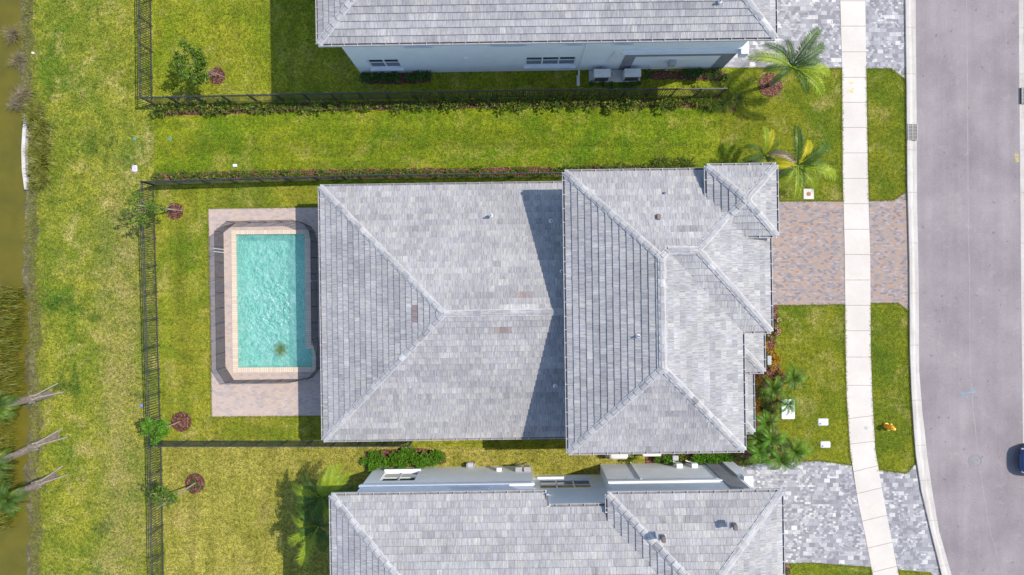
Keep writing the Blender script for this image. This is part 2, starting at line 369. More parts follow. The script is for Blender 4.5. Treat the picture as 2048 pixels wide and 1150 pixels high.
# algae stain on the floor
st_at = P(560, 699, -1.4)
vm = n.nodes.new('ShaderNodeVectorMath'); vm.operation = 'DISTANCE'; n.links.new(v, vm.inputs[0]); vm.inputs[1].default_value = (st_at.x-P(545,600).x, st_at.y-P(545,600).y, -1.35)
ad = n.nodes.new('ShaderNodeMath'); ad.operation = 'MULTIPLY_ADD'; n.links.new(noise(n, v, 5, 4, .7), ad.inputs[0]); ad.inputs[1].default_value = .8; n.links.new(vm.outputs['Value'], ad.inputs[2])
c = mix(n, ramp(n, ad.outputs[0], [(.60, g3(1)), (1.05, g3(0))]), c, (.10,.13,.01))
setc(n, b, c, .6, spec=.2); M['plaster'] = m
def watermat(name, tint, ripple, rs, dist, mask=None, rough=.04, opaque=None):
    m, n, b = newmat(name); out = [x for x in n.nodes if x.type == 'OUTPUT_MATERIAL'][0]; v = coords(n)
    a1 = noise(n, v, rs, 2, .5, .5); a2 = noise(n, v, rs * .35, 2, .5)
    ad = n.nodes.new('ShaderNodeMath'); ad.operation = 'ADD'; n.links.new(a1, ad.inputs[0]); n.links.new(a2, ad.inputs[1])
    bn = n.nodes.new('ShaderNodeBump'); bn.inputs['Distance'].default_value = dist; n.links.new(ad.outputs[0], bn.inputs['Height'])
    if mask:
        c0, r0 = mask
        vm = n.nodes.new('ShaderNodeVectorMath'); vm.operation = 'DISTANCE'; n.links.new(v, vm.inputs[0]); vm.inputs[1].default_value = c0
        mr = n.nodes.new('ShaderNodeMapRange'); n.links.new(vm.outputs['Value'], mr.inputs[0])
        mr.inputs[1].default_value = r0; mr.inputs[2].default_value = 0; mr.inputs[3].default_value = ripple * .35; mr.inputs[4].default_value = 1.0
        n.links.new(mr.outputs[0], bn.inputs['Strength'])
    else: bn.inputs['Strength'].default_value = ripple
    gl = n.nodes.new('ShaderNodeBsdfGlossy'); gl.inputs['Roughness'].default_value = rough; n.links.new(bn.outputs[0], gl.inputs['Normal'])
    fr = n.nodes.new('ShaderNodeFresnel'); fr.inputs[0].default_value = 1.33 if not mask else 1.7; n.links.new(bn.outputs[0], fr.inputs['Normal'])
    ms = n.nodes.new('ShaderNodeMixShader'); n.links.new(fr.outputs[0], ms.inputs[0]); n.links.new(gl.outputs[0], ms.inputs[2])
    if opaque:
        c = ramp(n, noise(n, v, .5, 5, .6, .5), [(.3, opaque[0]), (.7, opaque[1])])
        setc(n, b, c, .5, bn.outputs[0]); n.links.new(b.outputs[0], ms.inputs[1])
        tr = n.nodes.new('ShaderNodeBsdfTransparent'); tr.inputs[0].default_value = (.55, .52, .3, 1)
        m2 = n.nodes.new('ShaderNodeMixShader'); m2.inputs[0].default_value = .72
        n.links.new(tr.outputs[0], m2.inputs[1]); n.links.new(ms.outputs[0], m2.inputs[2]); n.links.new(m2.outputs[0], out.inputs[0])
    else:
        tr = n.nodes.new('ShaderNodeBsdfTransparent'); tr.inputs[0].default_value = (*tint, 1)
        c = ramp(n, noise(n, v, 1.3, 5, .7, 1.0), [(.32, (.17,.56,.48)), (.5, (.27,.68,.60)), (.68, (.44,.80,.74))]); c = mix(n, .8, c, ramp(n, noise(n, v, 4.5, 3, .6, .5), [(.32, g3(.30)), (.68, g3(.70))]), 'OVERLAY'); 
        if mask:      # suspended algae above the stain on the floor
            ac_ = P(560, 699) - P(545, 600)
            v2 = n.nodes.new('ShaderNodeVectorMath'); v2.operation = 'DISTANCE'; n.links.new(v, v2.inputs[0]); v2.inputs[1].default_value = (ac_.x, ac_.y, -.1)
            a2_ = n.nodes.new('ShaderNodeMath'); a2_.operation = 'MULTIPLY_ADD'; n.links.new(noise(n, v, 4, 4, .7), a2_.inputs[0]); a2_.inputs[1].default_value = .9; n.links.new(v2.outputs['Value'], a2_.inputs[2])
            c = mix(n, ramp(n, a2_.outputs[0], [(.62, g3(.9)), (1.0, g3(0))]), c, (.20,.26,.02))
        setc(n, b, c, .6, bn.outputs[0], spec=0)
        m2 = n.nodes.new('ShaderNodeMixShader'); m2.inputs[0].default_value = .40
        n.links.new(tr.outputs[0], m2.inputs[1]); n.links.new(b.outputs[0], m2.inputs[2])
        n.links.new(m2.outputs[0], ms.inputs[1]); n.links.new(ms.outputs[0], out.inputs[0])
    return m
gc = P(548, 620)
M['pool_water'] = watermat('pool_water', (.80,.99,.96), .6, 5.0, .15, ((gc.x-P(545,600).x, gc.y-P(545,600).y, -.1), 3.2), .27)
M['lake_water'] = watermat('lake_water', None, .15, 2.5, .04, None, .08, ((.125,.115,.006), (.20,.165,.008)))
m, n, b = newmat('mud'); v = coords(n)
c = ramp(n, noise(n, v, 2.2, 6, .75, .4), [(.3, (.065,.055,.018)), (.5, (.15,.125,.055)), (.72, (.36,.30,.18))])
c = mix(n, .6, c, ramp(n, noise(n, v, 18, 4, .8), [(.3, g3(.28)), (.7, g3(.72))]), 'OVERLAY')
setc(n, b, c, .9, bump(n, noise(n, v, 9, 5, .8), 1, .08)); M['mud'] = m
# mesh of the pool barrier (woven, half see-through)
m, n, b = newmat('barrier_mesh'); out = [x for x in n.nodes if x.type == 'OUTPUT_MATERIAL'][0]
setc(n, b, ramp(n, noise(n, coords(n), 8, 2), [(.3, (.02,.02,.026)), (.7, (.035,.035,.042))]), .6)
tr = n.nodes.new('ShaderNodeBsdfTransparent'); ms = n.nodes.new('ShaderNodeMixShader'); ms.inputs[0].default_value = .62
n.links.new(tr.outputs[0], ms.inputs[1]); n.links.new(b.outputs[0], ms.inputs[2]); n.links.new(ms.outputs[0], out.inputs[0]); M['mesh'] = m

# ------------------------------------------------------------------ sheets
def sheet(name, pts, z, mat, zb=None, holes=(), label=None, cat=None, kind='structure', parent=None, px=True, group=None):
    conv = (lambda p: P(p[0], p[1])) if px else (lambda p: Vector((p[0], p[1], 0)))
    loops = [[conv(p) for p in pts]] + [[conv(p) for p in hl] for hl in holes]
    tris = tessellate_polygon(loops); flat = [p for l in loops for p in l]
    mb = MB(); mb.v = [Vector((p.x, p.y, z)) for p in flat]
    for t in tris:
        a, b_, c_ = [flat[i] for i in t]
        cz = (b_.x-a.x)*(c_.y-a.y)-(b_.y-a.y)*(c_.x-a.x)
        if abs(cz) < 1e-9: continue
        mb.f.append(tuple(t) if cz > 0 else tuple(reversed(t)))
    if zb is not None:
        for l in loops:
            for i in range(len(l)):
                a, b_ = l[i], l[(i+1) % len(l)]
                mb.face([(a.x,a.y,zb),(b_.x,b_.y,zb),(b_.x,b_.y,z),(a.x,a.y,z)])
    o = mb.build(name, mat, parent)
    return tag(o, label, cat, group, kind)
def wob(pts, amp, step=8, closed=True):           # subdivide pixel polygon edges with small irregularity
    out = []
    n_ = len(pts)
    for i in range(n_ if closed else n_-1):
        a, b_ = pts[i], pts[(i+1) % n_]; d = math.hypot(b_[0]-a[0], b_[1]-a[1]); k = max(1, int(d/step))
        for j in range(k):
            t = j/k; out.append((a[0]+(b_[0]-a[0])*t + U(-amp, amp)*(j > 0), a[1]+(b_[1]-a[1])*t + U(-amp, amp)*(j > 0)))
    if not closed: out.append(pts[-1])
    return out

POOL = [(471,468),(611,467),(613,697),(626,697),(626,735),(475,736)]
shore = [(-9000,40),(-900,58),(-300,62),(0,47),(60,44),(120,47),(190,46),(235,60),(300,62),(378,62),(400,58),(470,52),(560,58),(640,62),(720,60),(800,64),(900,62),(1000,64),(1150,62),(1500,60),(2100,60),(9000,80)]  # (y, x)
# common ground with the bank dropping into the lake
mb = MB()
offs = [(-9000,-3.0),(-1500,-2.5),(-300,-2.2),(-90,-1.3),(-44,-.55),(-26,-.33),(-15,-.22),(0,-.13),(16,-.02)]
rows = []
yy = -8900
sh = []
while yy <= 8900:
    for i in range(len(shore)-1):
        if shore[i][0] <= yy <= shore[i+1][0]:
            t = (yy-shore[i][0])/(shore[i+1][0]-shore[i][0]); x = shore[i][1]+(shore[i+1][1]-shore[i][1])*t
    sh.append((x + U(-2, 2) + 4*math.sin(yy*.031) + 3*math.sin(yy*.083+1), yy)); yy += 12 if -900 < yy < 2000 else 100
for x, y in sh:
    row = []
    for k, (o_, z) in enumerate(offs):
        j = U(-2.5, 2.5) if k > 3 else 0
        p = P(x+o_+j, y); row.append(len(mb.v)); mb.v.append(Vector((p.x, p.y, z + (U(-.03,.03) if 3 < k < 8 else 0))))
    rows.append(row)
for a, b_ in zip(rows, rows[1:]):
    for k in range(len(offs)-1): mb.f.append((a[k], b_[k], b_[k+1], a[k+1]))
bank = mb.build('lake_bank', M['mud'], smooth=True); tag(bank, kind='structure')
edge = [(x + 18, y) for x, y in sh]
ed_v = [(mb.v[r[-1]].x, mb.v[r[-1]].y) for r in rows]
pool_w = [tuple(P(*p)[:2]) for p in POOL]
far = [(400, 45), (400, -300)]
outer = [(x, y) for x, y in ed_v]
outer = outer + [(ed_v[-1][0], -300), (400, -300), (400, 300), (ed_v[0][0], 300)]
sheet('ground', outer, -.02, M['grass_common'], holes=[pool_w], px=False)
sheet('lake_water', [(-9000,-8900),(75,-8900),(75,8900),(-9000,8900)], -.20, M['lake_water'])
sheet('lawn', wob([(306,208),(303,-900),(1490,-900),(1490,135),(1450,192)], .8, 14), -.012, M['grass_top'])
sheet('lawn', wob([(306,208),(1450,192),(1700,136),(1700,402),(1440,402),(1130,372),(309,370)], .8, 14), -.008, M['grass_side'])
sheet('lawn', [(309,370),(1130,372),(1400,402),(1400,610),(1500,700),(1500,930),(1230,900),(324,882)], -.004, M['grass_mid'], holes=[POOL])
sheet('lawn', [(324,882),(1230,900),(1500,930),(1400,1300),(1400,2000),(329,2000),(329,1160)], -.009, M['grass_low'])
for poly in ([(1450,150),(1480,136),(1684,138),(1688,402),(1440,402),(1440,240)],
             [(1440,610),(1690,609),(1693,790),(1702,931),(1640,922),(1560,925),(1470,935),(1440,935)],
             [(1733,137),(1783,137),(1811,160),(1812,385),(1786,401),(1740,403)],
             [(1741,606),(1796,606),(1817,622),(1820,780),(1829,925),(1813,947),(1755,941),(1745,790)],
             [(1500,1128),(1620,1125),(1742,1134),(1790,1350),(1500,1350)],
             [(1795,1139),(1860,1144),(1890,1170),(1960,1350),(1850,1350)]):
    sheet('lawn', wob(poly, .7, 10), -.0005, M['grass_front'])
# driveways and walks
def pave(name, poly, mat, z=.012): return sheet(name, poly, z, mat, -.05)
pave('driveway', [(1300,-500),(1300,100),(1440,135),(1490,135),(1684,136),(1680,0),(1679,-500)], M['paver_grey'])
pave('driveway', [(1730,-500),(1730,0),(1732,137),(1783,137),(1811,160),(1809,0),(1809,-500)], M['paver_grey'])
pave('driveway', [(1400,403),(1687.5,402.5),(1690.5,609),(1540,610.5),(1400,610)], M['paver_brown'])
pave('driveway', [(1738,402),(1786,401),(1812,385),(1814,400),(1817,520),(1817,622),(1796,606),(1741,606)], M['paver_brown'])
pave('driveway', [(1440,938),(1490,928),(1555,925),(1600,922),(1640,922),(1703,931),(1715,1000),(1732,1080),(1743,1134),(1620,1125),(1556,1128),(1400,1130)], M['paver_grey'])
pave('driveway', [(1755,940),(1813,947),(1831,928),(1841,981),(1859,1057),(1882,1150),(1890,1172),(1860,1144),(1796,1139),(1783,1080),(1764,980)], M['paver_grey'])
wl = [(1679,-500),(1680,0),(1684,140),(1685,340),(1689,500),(1691,700),(1693,790),(1700,900),(1715,1000),(1732,1080),(1745,1150),(1790,1300),(1850,1450)]
wr = [(1730,-500),(1730,0),(1732,140),(1735,340),(1740,520),(1741,700),(1744,790),(1750,900),(1764,980),(1783,1080),(1797,1150),(1845,1300),(1905,1450)]
def xat(line, y):
    for a, b_ in zip(line, line[1:]):
        if a[1] <= y <= b_[1]: return a[0]+(b_[0]-a[0])*(y-a[1])/(b_[1]-a[1])
sheet('sidewalk', wl + wr[::-1], .014, M['joint'], -.05)
jy = [-490+49*i for i in range(10)] + [2,52.6,104,155,205,255,306,357,407.5,458.6,509,560,610.6,661.3,714,770.5,833,884,935,979,1034,1088,1136,1190,1245,1300,1355,1410]
mb = MB()
for a, b_ in zip(jy, jy[1:]):
    tl = 4 if a > 800 else 0; tb = 8 if b_ > 900 else (4 if b_ > 800 else 0); tl = 8 if a > 900 else tl
    ys = [a + .5 + (b_-a-1)*k/3 for k in range(4)]
    L_ = [(xat(wl, y + (tl+(tb-tl)*k/3)), y + (tl+(tb-tl)*k/3)) for k, y in enumerate(ys)]
    R_ = [(xat(wr, y - .5*(tl+(tb-tl)*k/3)), y - .5*(tl+(tb-tl)*k/3)) for k, y in enumerate(ys)]
    dz = U(0, .004)
    mb.prism([P(*p) for p in L_ + R_[::-1]], -.01, .030 + dz)
tag(mb.build('sidewalk', M['walk']), kind='structure')
# kerb gutter
kl = [(1809,-500),(1809,0),(1811,150),(1813,370),(1817,520),(1818,700),(1821,780),(1826,860),(1830,910),(1841,981),(1859,1057),(1882,1150),(1935,1300),(2010,1450)]
kr = [(1831,-500),(1831,0),(1833,230),(1834,400),(1837,560),(1838,740),(1845,830),(1849,860),(1854,910),(1865,986),(1878,1062),(1903,1150),(1958,1300),(2034,1450)]
def strip(name, l, r, prof, mat):
    ys = sorted(set([p[1] for p in l] + [p[1] for p in r] + list(range(-500, 1450, 25))))
    mb = MB(); rows = []
    for y in ys:
        a, b_ = xat(l, y), xat(r, y); row = []
        for t, z in prof:
            p = P(a + (b_-a)*t, y); row.append(len(mb.v)); mb.v.append(Vector((p.x, p.y, z)))
        rows.append(row)
    for a, b_ in zip(rows, rows[1:]):
        for k in range(len(prof)-1): mb.f.append((a[k], b_[k], b_[k+1], a[k+1]))
    return tag(mb.build(name, mat), kind='structure')
strip('kerb', kl, kr, [(0,-.1),(0,.115),(.06,.121),(.30,.115),(.42,.08),(.60,.02),(1,.013),(1,-.12)], M['kerb'])
k2l = [(2037,-500),(2037,0),(2042,580),(2046,900),(2056,1150),(2080,1450)]
k2r = [(2060,-500),(2060,0),(2065,580),(2069,900),(2079,1150),(2103,1450)]
strip('kerb', k2l, k2r, [(0,-.12),(0,.013),(.4,.02),(.58,.08),(.7,.115),(.94,.121),(1,.115),(1,-.1)], M['kerb'])
def rline(line, d): return [(x + d, y) for x, y in line]
strip('road', rline(kr, -.3), rline(k2l, .3), [(0,.009),(.5,.025),(1,.009)], M['asphalt'])
strip('road', rline(kr, 101), rline(kr, 102.2), [(0,.0262),(1,.0262)], pm('road_seam', (.25,.22,.22), (.34,.31,.30), 3))
mb = MB()
for y in [-300,-200,-100,56,148,300,385,486,586,690,800,890,960,1040,1130]:
    for l, r in ((kl, kr), (k2l, k2r)):
        a, b_ = xat(l, y), xat(r, y); sgn = 1 if l is kl else -1
        prof = [(.02,.124),(.30,.119),(.42,.084),(.60,.024),(.98,.017)] if sgn == 1 else [(.02,.017),(.4,.024),(.58,.084),(.7,.119),(.98,.124)]
        for (t0_, z0_), (t1_, z1_) in zip(prof, prof[1:]):
            A_, B0 = P(a+(b_-a)*t0_, y), P(a+(b_-a)*t1_, y)
            mb.face([(A_.x,A_.y-.012,z0_),(B0.x,B0.y-.012,z1_),(B0.x,B0.y+.012,z1_),(A_.x,A_.y+.012,z0_)])
tag(mb.build('kerb', M['joint']), kind='structure')
# ------------------------------------------------------------------ pool
deck = sheet('pool_deck', [(417,418),(700,414),(700,831),(424,833)], .02, M['paver_pool'], -.05, holes=[POOL])
pool = thing('swimming_pool', P(545, 600), 'rectangular turquoise swimming pool with a beige brick edge behind the middle house', 'swimming pool')
mb = MB(); n_ = len(POOL)
pw = [P(*p) for p in POOL]
for i in range(n_):
    a, b_ = pw[i], pw[(i+1) % n_]
    mb.face([(a.x,a.y,.02),(b_.x,b_.y,.02),(b_.x,b_.y,-1.4),(a.x,a.y,-1.4)])
tri = tessellate_polygon([pw]); k = len(mb.v); mb.v += [Vector((p.x,p.y,-1.4)) for p in pw]; mb.f += [tuple(k+i for i in t) for t in tri]
mb.box((pw[3].x-.0, pw[4].y, -1.39), (pw[4].x, pw[3].y, -.55))
ROOTM[pool.name] = Matrix.Identity(4); pool.location = (0,0,0)
pool.location = P(545,600); ROOTM[pool.name] = Matrix.Translation(P(545,600))
me_o = mb.build('basin', M['plaster'], pool)
mw = MB(); k = 0; mw.v = [Vector((p.x,p.y,-.10)) for p in pw]; mw.f = [tuple(t) for t in tri]
for i, t in enumerate(mw.f):
    a, b_, c_ = [mw.v[j] for j in t]
    if (b_-a).cross(c_-a).z < 0: mw.f[i] = tuple(reversed(t))
wo_ = mw.build('water', M['pool_water'], pool)
# coping: four bands (outer, inner)
oc = [(463,461),(621,459),(623,690),(634,690),(634,744),(466,745)]
def band(a, b_, c_, d, mat):
    q = MB(); q.prism([P(*a), P(*b_), P(*c_), P(*d)], -.06, .055); return q.build('coping', mat, pool)
i_ = [(472,469),(610,468),(612,697.5),(625,697.5),(625,734),(476,735)]
band(oc[0], oc[1], i_[1], i_[0], M['coping']); band(oc[1], oc[2], i_[2], i_[1], M['coping_v'])
band(oc[2], oc[3], i_[3], i_[2], M['coping']); band(oc[3], oc[4], i_[4], i_[3], M['coping_v'])
band(oc[4], oc[5], i_[5], i_[4], M['coping']); band(oc[5], oc[0], i_[0], i_[5], M['coping_v'])
q = MB(); c0 = P(583, 618); 
for zc, (px_, py_) in ((.06,(600,617)),):
    pass
sk = P(641, 521); q.lathe([(.13,0),(.13,.012),(.10,.018)], (sk.x-.0, sk.y, .02))
tag(q.build('skimmer_lid', M['pipe']), 'round white skimmer lid on the shaded deck between the pool and the house', 'lid')

# ------------------------------------------------------------------ roofs
def clip(poly, ax, lim, keep_ge):
    out = []
    n_ = len(poly)
    for i in range(n_):
        a, b_ = poly[i], poly[(i+1) % n_]
        ia = (a[ax] >= lim) if keep_ge else (a[ax] <= lim); ib = (b_[ax] >= lim) if keep_ge else (b_[ax] <= lim)
        if ia: out.append(a)
        if ia != ib:
            t = (lim - a[ax]) / (b_[ax] - a[ax]); out.append((a[0]+(b_[0]-a[0])*t, a[1]+(b_[1]-a[1])*t))
    return out
EXP, TW = .35, .30
def roof_plane(mb, pts, e0, e1, special=()):
    """pts: 3d world polygon; e0->e1 the eave edge direction"""
    pts = [Vector(p) for p in pts]; e0, e1 = Vector(e0), Vector(e1)
    ex = (e1 - e0).normalized()
    nrm = Vector((0,0,0))
    for i in range(len(pts)):
        nrm += pts[i].cross(pts[(i+1) % len(pts)])
    nrm.normalize()
    if nrm.z < 0: nrm = -nrm
    ev = nrm.cross(ex)
    if ev.z < 0: ex = -ex; ev = -ev
    O = e0 if True else e1
    p2 = [((p-O).dot(ex), (p-O).dot(ev)) for p in pts]
    vmin, vmax = min(p[1] for p in p2), max(p[1] for p in p2)
    sp2 = [((Vector(s_[0])-O).dot(ex), (Vector(s_[0])-O).dot(ev), s_[1], s_[2], s_[3]) for s_ in special]
    k = int(math.floor(vmin/EXP)); row = 0
    while k*EXP < vmax:
        v0, v1 = k*EXP, (k+1)*EXP
        st = clip(clip(p2, 1, v0, True), 1, v1, False)
        if len(st) >= 3:
            u0, u1 = min(p[0] for p in st), max(p[0] for p in st)
            off = (k % 2)*TW*.5 + U(-.03,.03); j = int(math.floor((u0-off)/TW)); cl = R(); left = 0; rowt = U(-.06,.06)
            while off + j*TW < u1:
                if left <= 0: left = random.randint(3, 14); cl = min(1, max(0, random.gauss(.5, .14)))
                left -= 1
                a, b_ = off+j*TW, off+(j+1)*TW
                tl = clip(clip(st, 0, a+.003, True), 0, b_-.003, False); j += 1
                if len(tl) < 3: continue
                ar = abs(sum(tl[i][0]*tl[(i+1)%len(tl)][1]-tl[(i+1)%len(tl)][0]*tl[i][1] for i in range(len(tl))))/2
                if ar < 2e-4: continue
                tone = min(1, max(0, .55*cl + .45*random.gauss(.5,.16) + rowt)); br = 0
                mid = ((a+b_)/2, (v0+v1)/2)
                for su, sv, w_, tn, bb in sp2:
                    if abs(mid[0]-su) < w_ and abs(mid[1]-sv) < EXP*.5: tone, br = tn, bb
                l0 = .062 + U(-.006,.007); l1 = .010 + U(-.003,.003); sk_ = U(-.004,.004)
                def pt(q, base=False):
                    t = (q[1]-v0)/EXP; lf = 0 if base else l0+(l1-l0)*t + sk_*(q[0]-a)/TW
                    return O + ex*q[0] + ev*q[1] + nrm*lf
                col = (tone, br, R(), 1); ru, rv = U(0,40), U(0,40)
                m_ = len(tl)
                sgn = sum(tl[i][0]*tl[(i+1)%m_][1]-tl[(i+1)%m_][0]*tl[i][1] for i in range(m_))
                if sgn < 0: tl = tl[::-1]
                top = [pt(q_) for q_ in tl]; bot = [pt(q_, True) for q_ in tl]
                uv = [(q_[0]+ru, q_[1]+rv) for q_ in tl]
                mb.face(top, col, uv)
                for i in range(m_):
                    i2 = (i+1) % m_
                    mb.face([bot[i], bot[i2], top[i2], top[i]], col, [uv[i],uv[i2],uv[i2],uv[i]])
        k += 1
def cap_line(mb, mm, p, q_, wid=.15):
    """cap tiles from low end p to high end q"""
    p, q_ = Vector(p), Vector(q_); d = q_-p; L = d.length; d.normalize()
    side = d.cross(Vector((0,0,1))).normalized(); up = side.cross(d).normalized()
    if up.z < 0: up = -up
    mm_p = [(-wid-.035,-.10),(-wid-.022,.035),(wid+.022,.035),(wid+.035,-.10)]
    vs = [p + side*a + up*b_ for a, b_ in mm_p] + [q_ + side*a + up*b_ for a, b_ in mm_p]
    mm.add(vs, [(0,1,5,4),(1,2,6,5),(2,3,7,6),(0,3,2,1),(4,5,6,7)])
    s = 0; CL = .40
    while s < L - .05:
        e = min(L, s + CL); tone = min(1, max(0, random.gauss(.62,.15))); col = (tone, 0, R(), 1)
        w0, w1 = wid + U(-.006,.006), wid*.93
        h0, h1 = .105 + U(-.006,.006), .065
        pr0 = [(-w0,-.03),(-w0,.03+.03),(-w0*.45,h0),(w0*.45,h0),(w0,.06),(w0,-.03)]
        pr1 = [(-w1,-.05),(-w1,.04),(-w1*.45,h1),(w1*.45,h1),(w1,.04),(w1,-.05)]
        A = [p + d*s + side*a + up*b_ for a, b_ in pr0]; B_ = [p + d*e + side*a + up*b_ for a, b_ in pr1]
        r1 = U(0,50)
        for i in range(5):
            mb.face([A[i],A[i+1],B_[i+1],B_[i]], col, [(r1+i*.1,0+r1),(r1+i*.1+.1,r1),(r1+i*.1+.1,r1+.3),(r1+i*.1,r1+.3)])
        mb.face(A[::-1], col, [(r1,r1)]*6)
        s += CL*.98
def ends(lines): pass
def roof(root, planes, caps, outline, ze, eaves, th=.20, special=(), name='roof', frame=H):
    """planes: (list of (u,v,z)) with first two points the eave"""
    mb = MB(); mm = MB(); und = MB()
    sp_ = [(frame(*s_[0]), s_[1], s_[2], s_[3]) for s_ in special]
    for pl, sp_on in planes:
        w_ = [frame(*p) for p in pl]
        roof_plane(mb, w_, w_[0], w_[1], sp_ if sp_on else ())
        lw = [p - Vector((0,0,.004)) for p in w_]; und.face(lw)
    r = mb.build(name, M['tile'], root)
    und.build('underlay', M['deck_board'], r)
    cb = MB()
    for a, b_ in caps: cap_line(cb, mm, frame(*a), frame(*b_))
    if cb.f:
        cb.build('ridge_cap', M['tile'], r); mm.build('mortar_bed', M['mortar'], r)
    if outline:
        so_ = MB(); so_.prism([frame(*p) for p in outline], ze-th, ze-.012)
        so_.build('fascia', M['soffit'], r)
    if eaves:
        gu = MB(); gi = MB(); n_e = len(eaves)
        for a, b_ in eaves:
            A, B_ = frame(*a), frame(*b_); d = (B_-A).normalized(); o_ = Vector((d.y, -d.x, 0))
            G = .115
            def seg(lo, hi, z0, z1, mbx):
                pts = []
                for z in (z0, z1):
                    pts += [A + o_*lo, B_ + o_*lo, B_ + o_*hi, A + o_*hi]
                pts = [Vector((p.x, p.y, (z0 if i < 4 else z1))) for i, p in enumerate(pts)]
                mbx.add(pts, [(0,3,2,1),(4,5,6,7),(0,1,5,4),(1,2,6,5),(2,3,7,6),(3,0,4,7)])
            zt = a[2] + .02
            seg(.003, G, zt-.14, zt-.07, gi); seg(G+.001, G+.02, zt-.15, zt+.012, gu)
            L = (B_-A).length; s = .4 + U(0, .3)
            while s < L-.1:
                c0 = A + d*s
                pts = []
                for z in (zt-.02, zt+.022):
                    for dd, oo in ((-.014,0),(.014,0),(.014,G+.03),(-.014,G+.03)):
                        p = c0 + d*dd + o_*oo; pts.append(Vector((p.x,p.y,z)))
                gu.add(pts, [(0,3,2,1),(4,5,6,7),(0,1,5,4),(1,2,6,5),(2,3,7,6),(3,0,4,7)]); s += .68 + U(-.05,.05)
            for c0, sgn in ((A, 1), (B_, -1)):          # end pieces
                pts = []
                for z in (zt-.15, zt+.026):
                    for dd, oo in ((-.01,0),(.05,0),(.05,G+.03),(-.01,G+.03)):
                        p = c0 + d*dd*sgn + o_*oo; pts.append(Vector((p.x,p.y,z)))
                gu.add(pts, [(0,3,2,1),(4,5,6,7),(0,1,5,4),(1,2,6,5),(2,3,7,6),(3,0,4,7)])
        g = gu.build('gutter', M['gutter'], r); gi.build('gutter_trough', M['gutter_in'], g)
    return r
def wallrun(mb, outline, z0, z1, frame=H, openings=None, depth=.13):
    """outline CCW local points; openings: {edge index: [(s0, s1, z0, z1)]} along the edge in metres"""
    openings = openings or {}
    n_ = len(outline)
    for i in range(n_):
        a, b_ = Vector((*outline[i], 0)), Vector((*outline[(i+1) % n_], 0)); L = (b_-a).length; d = (b_-a)/L; inn = Vector((-d.y, d.x, 0))
        def pt(s, z, dp=0):
            p = a + d*s + inn*dp; return frame(p.x, p.y, z)
        ops = openings.get(i, [])
        xs = sorted(set([0, L] + [o[0] for o in ops] + [o[1] for o in ops])); zs = sorted(set([z0, z1] + [o[2] for o in ops] + [o[3] for o in ops]))
        for x0, x1 in zip(xs, xs[1:]):
            for y0, y1 in zip(zs, zs[1:]):
                cx, cz = (x0+x1)/2, (y0+y1)/2
                if any(o[0] < cx < o[1] and o[2] < cz < o[3] for o in ops): continue
                mb.face([pt(x0,y0), pt(x1,y0), pt(x1,y1), pt(x0,y1)])
        for s0, s1, w0, w1 in ops:
            mb.face([pt(s0,w0), pt(s1,w0), pt(s1,w0,depth), pt(s0,w0,depth)]); mb.face([pt(s0,w1,depth), pt(s1,w1,depth), pt(s1,w1), pt(s0,w1)])
            mb.face([pt(s0,w0), pt(s0,w0,depth), pt(s0,w1,depth), pt(s0,w1)]); mb.face([pt(s1,w0,depth), pt(s1,w0), pt(s1,w1), pt(s1,w1,depth)])
def window(root, a, b_, s0, s1, z0, z1, nd=2, depth=.13, sill=True, frame=H):
    a, b_ = Vector((*a, 0)), Vector((*b_, 0)); d = (b_-a).normalized(); inn = Vector((-d.y, d.x, 0))
    def fr(s, dp, z):
        p = a + d*s + inn*dp; return frame(p.x, p.y, z)
    w_ = MB(); t = .06
    w_.box((s0+.002, depth-.05, z0+.002), (s0+t, depth+.01, z1-.002), fr); w_.box((s1-t, depth-.05, z0+.002), (s1-.002, depth+.01, z1-.002), fr)
    w_.box((s0+t, depth-.05, z0+.002), (s1-t, depth+.01, z0+t), fr); w_.box((s0+t, depth-.05, z1-t), (s1-t, depth+.01, z1-.002), fr)
    for k in range(1, nd):
        c_ = s0 + (s1-s0)*k/nd; w_.box((c_-.04, depth-.045, z0+t), (c_+.04, depth+.01, z1-t), fr)
    zm = (z0+z1)/2
    for k in range(nd):
        x0 = s0 + (s1-s0)*k/nd + .045; x1 = s0 + (s1-s0)*(k+1)/nd - .045
        w_.box((max(x0, s0+t), depth-.035, zm-.025), (min(x1, s1-t), depth+.01, zm+.025), fr)
    o = w_.build('window', M['trim'], root)
    g = MB(); g.face([fr(s0,depth,z0), fr(s1,depth,z0), fr(s1,depth,z1), fr(s0,depth,z1)]); g.build('pane', M['glass'], o)
    if sill:
        q = MB(); q.box((s0-.08, -.11, z0-.14), (s1+.08, depth-.055, z0-.001), fr); q.build('sill', M['trim'], o)
    return o
def downspout(root, u, v, z1, sgn):
    q = MB()
    q.box((u-.045, v, .12), (u+.045, v+sgn*.075, z1), H); q.box((u-.045, v, .05), (u+.045, v+sgn*.32, .119), H)
    return q.build('downspout', M['trim'], root)

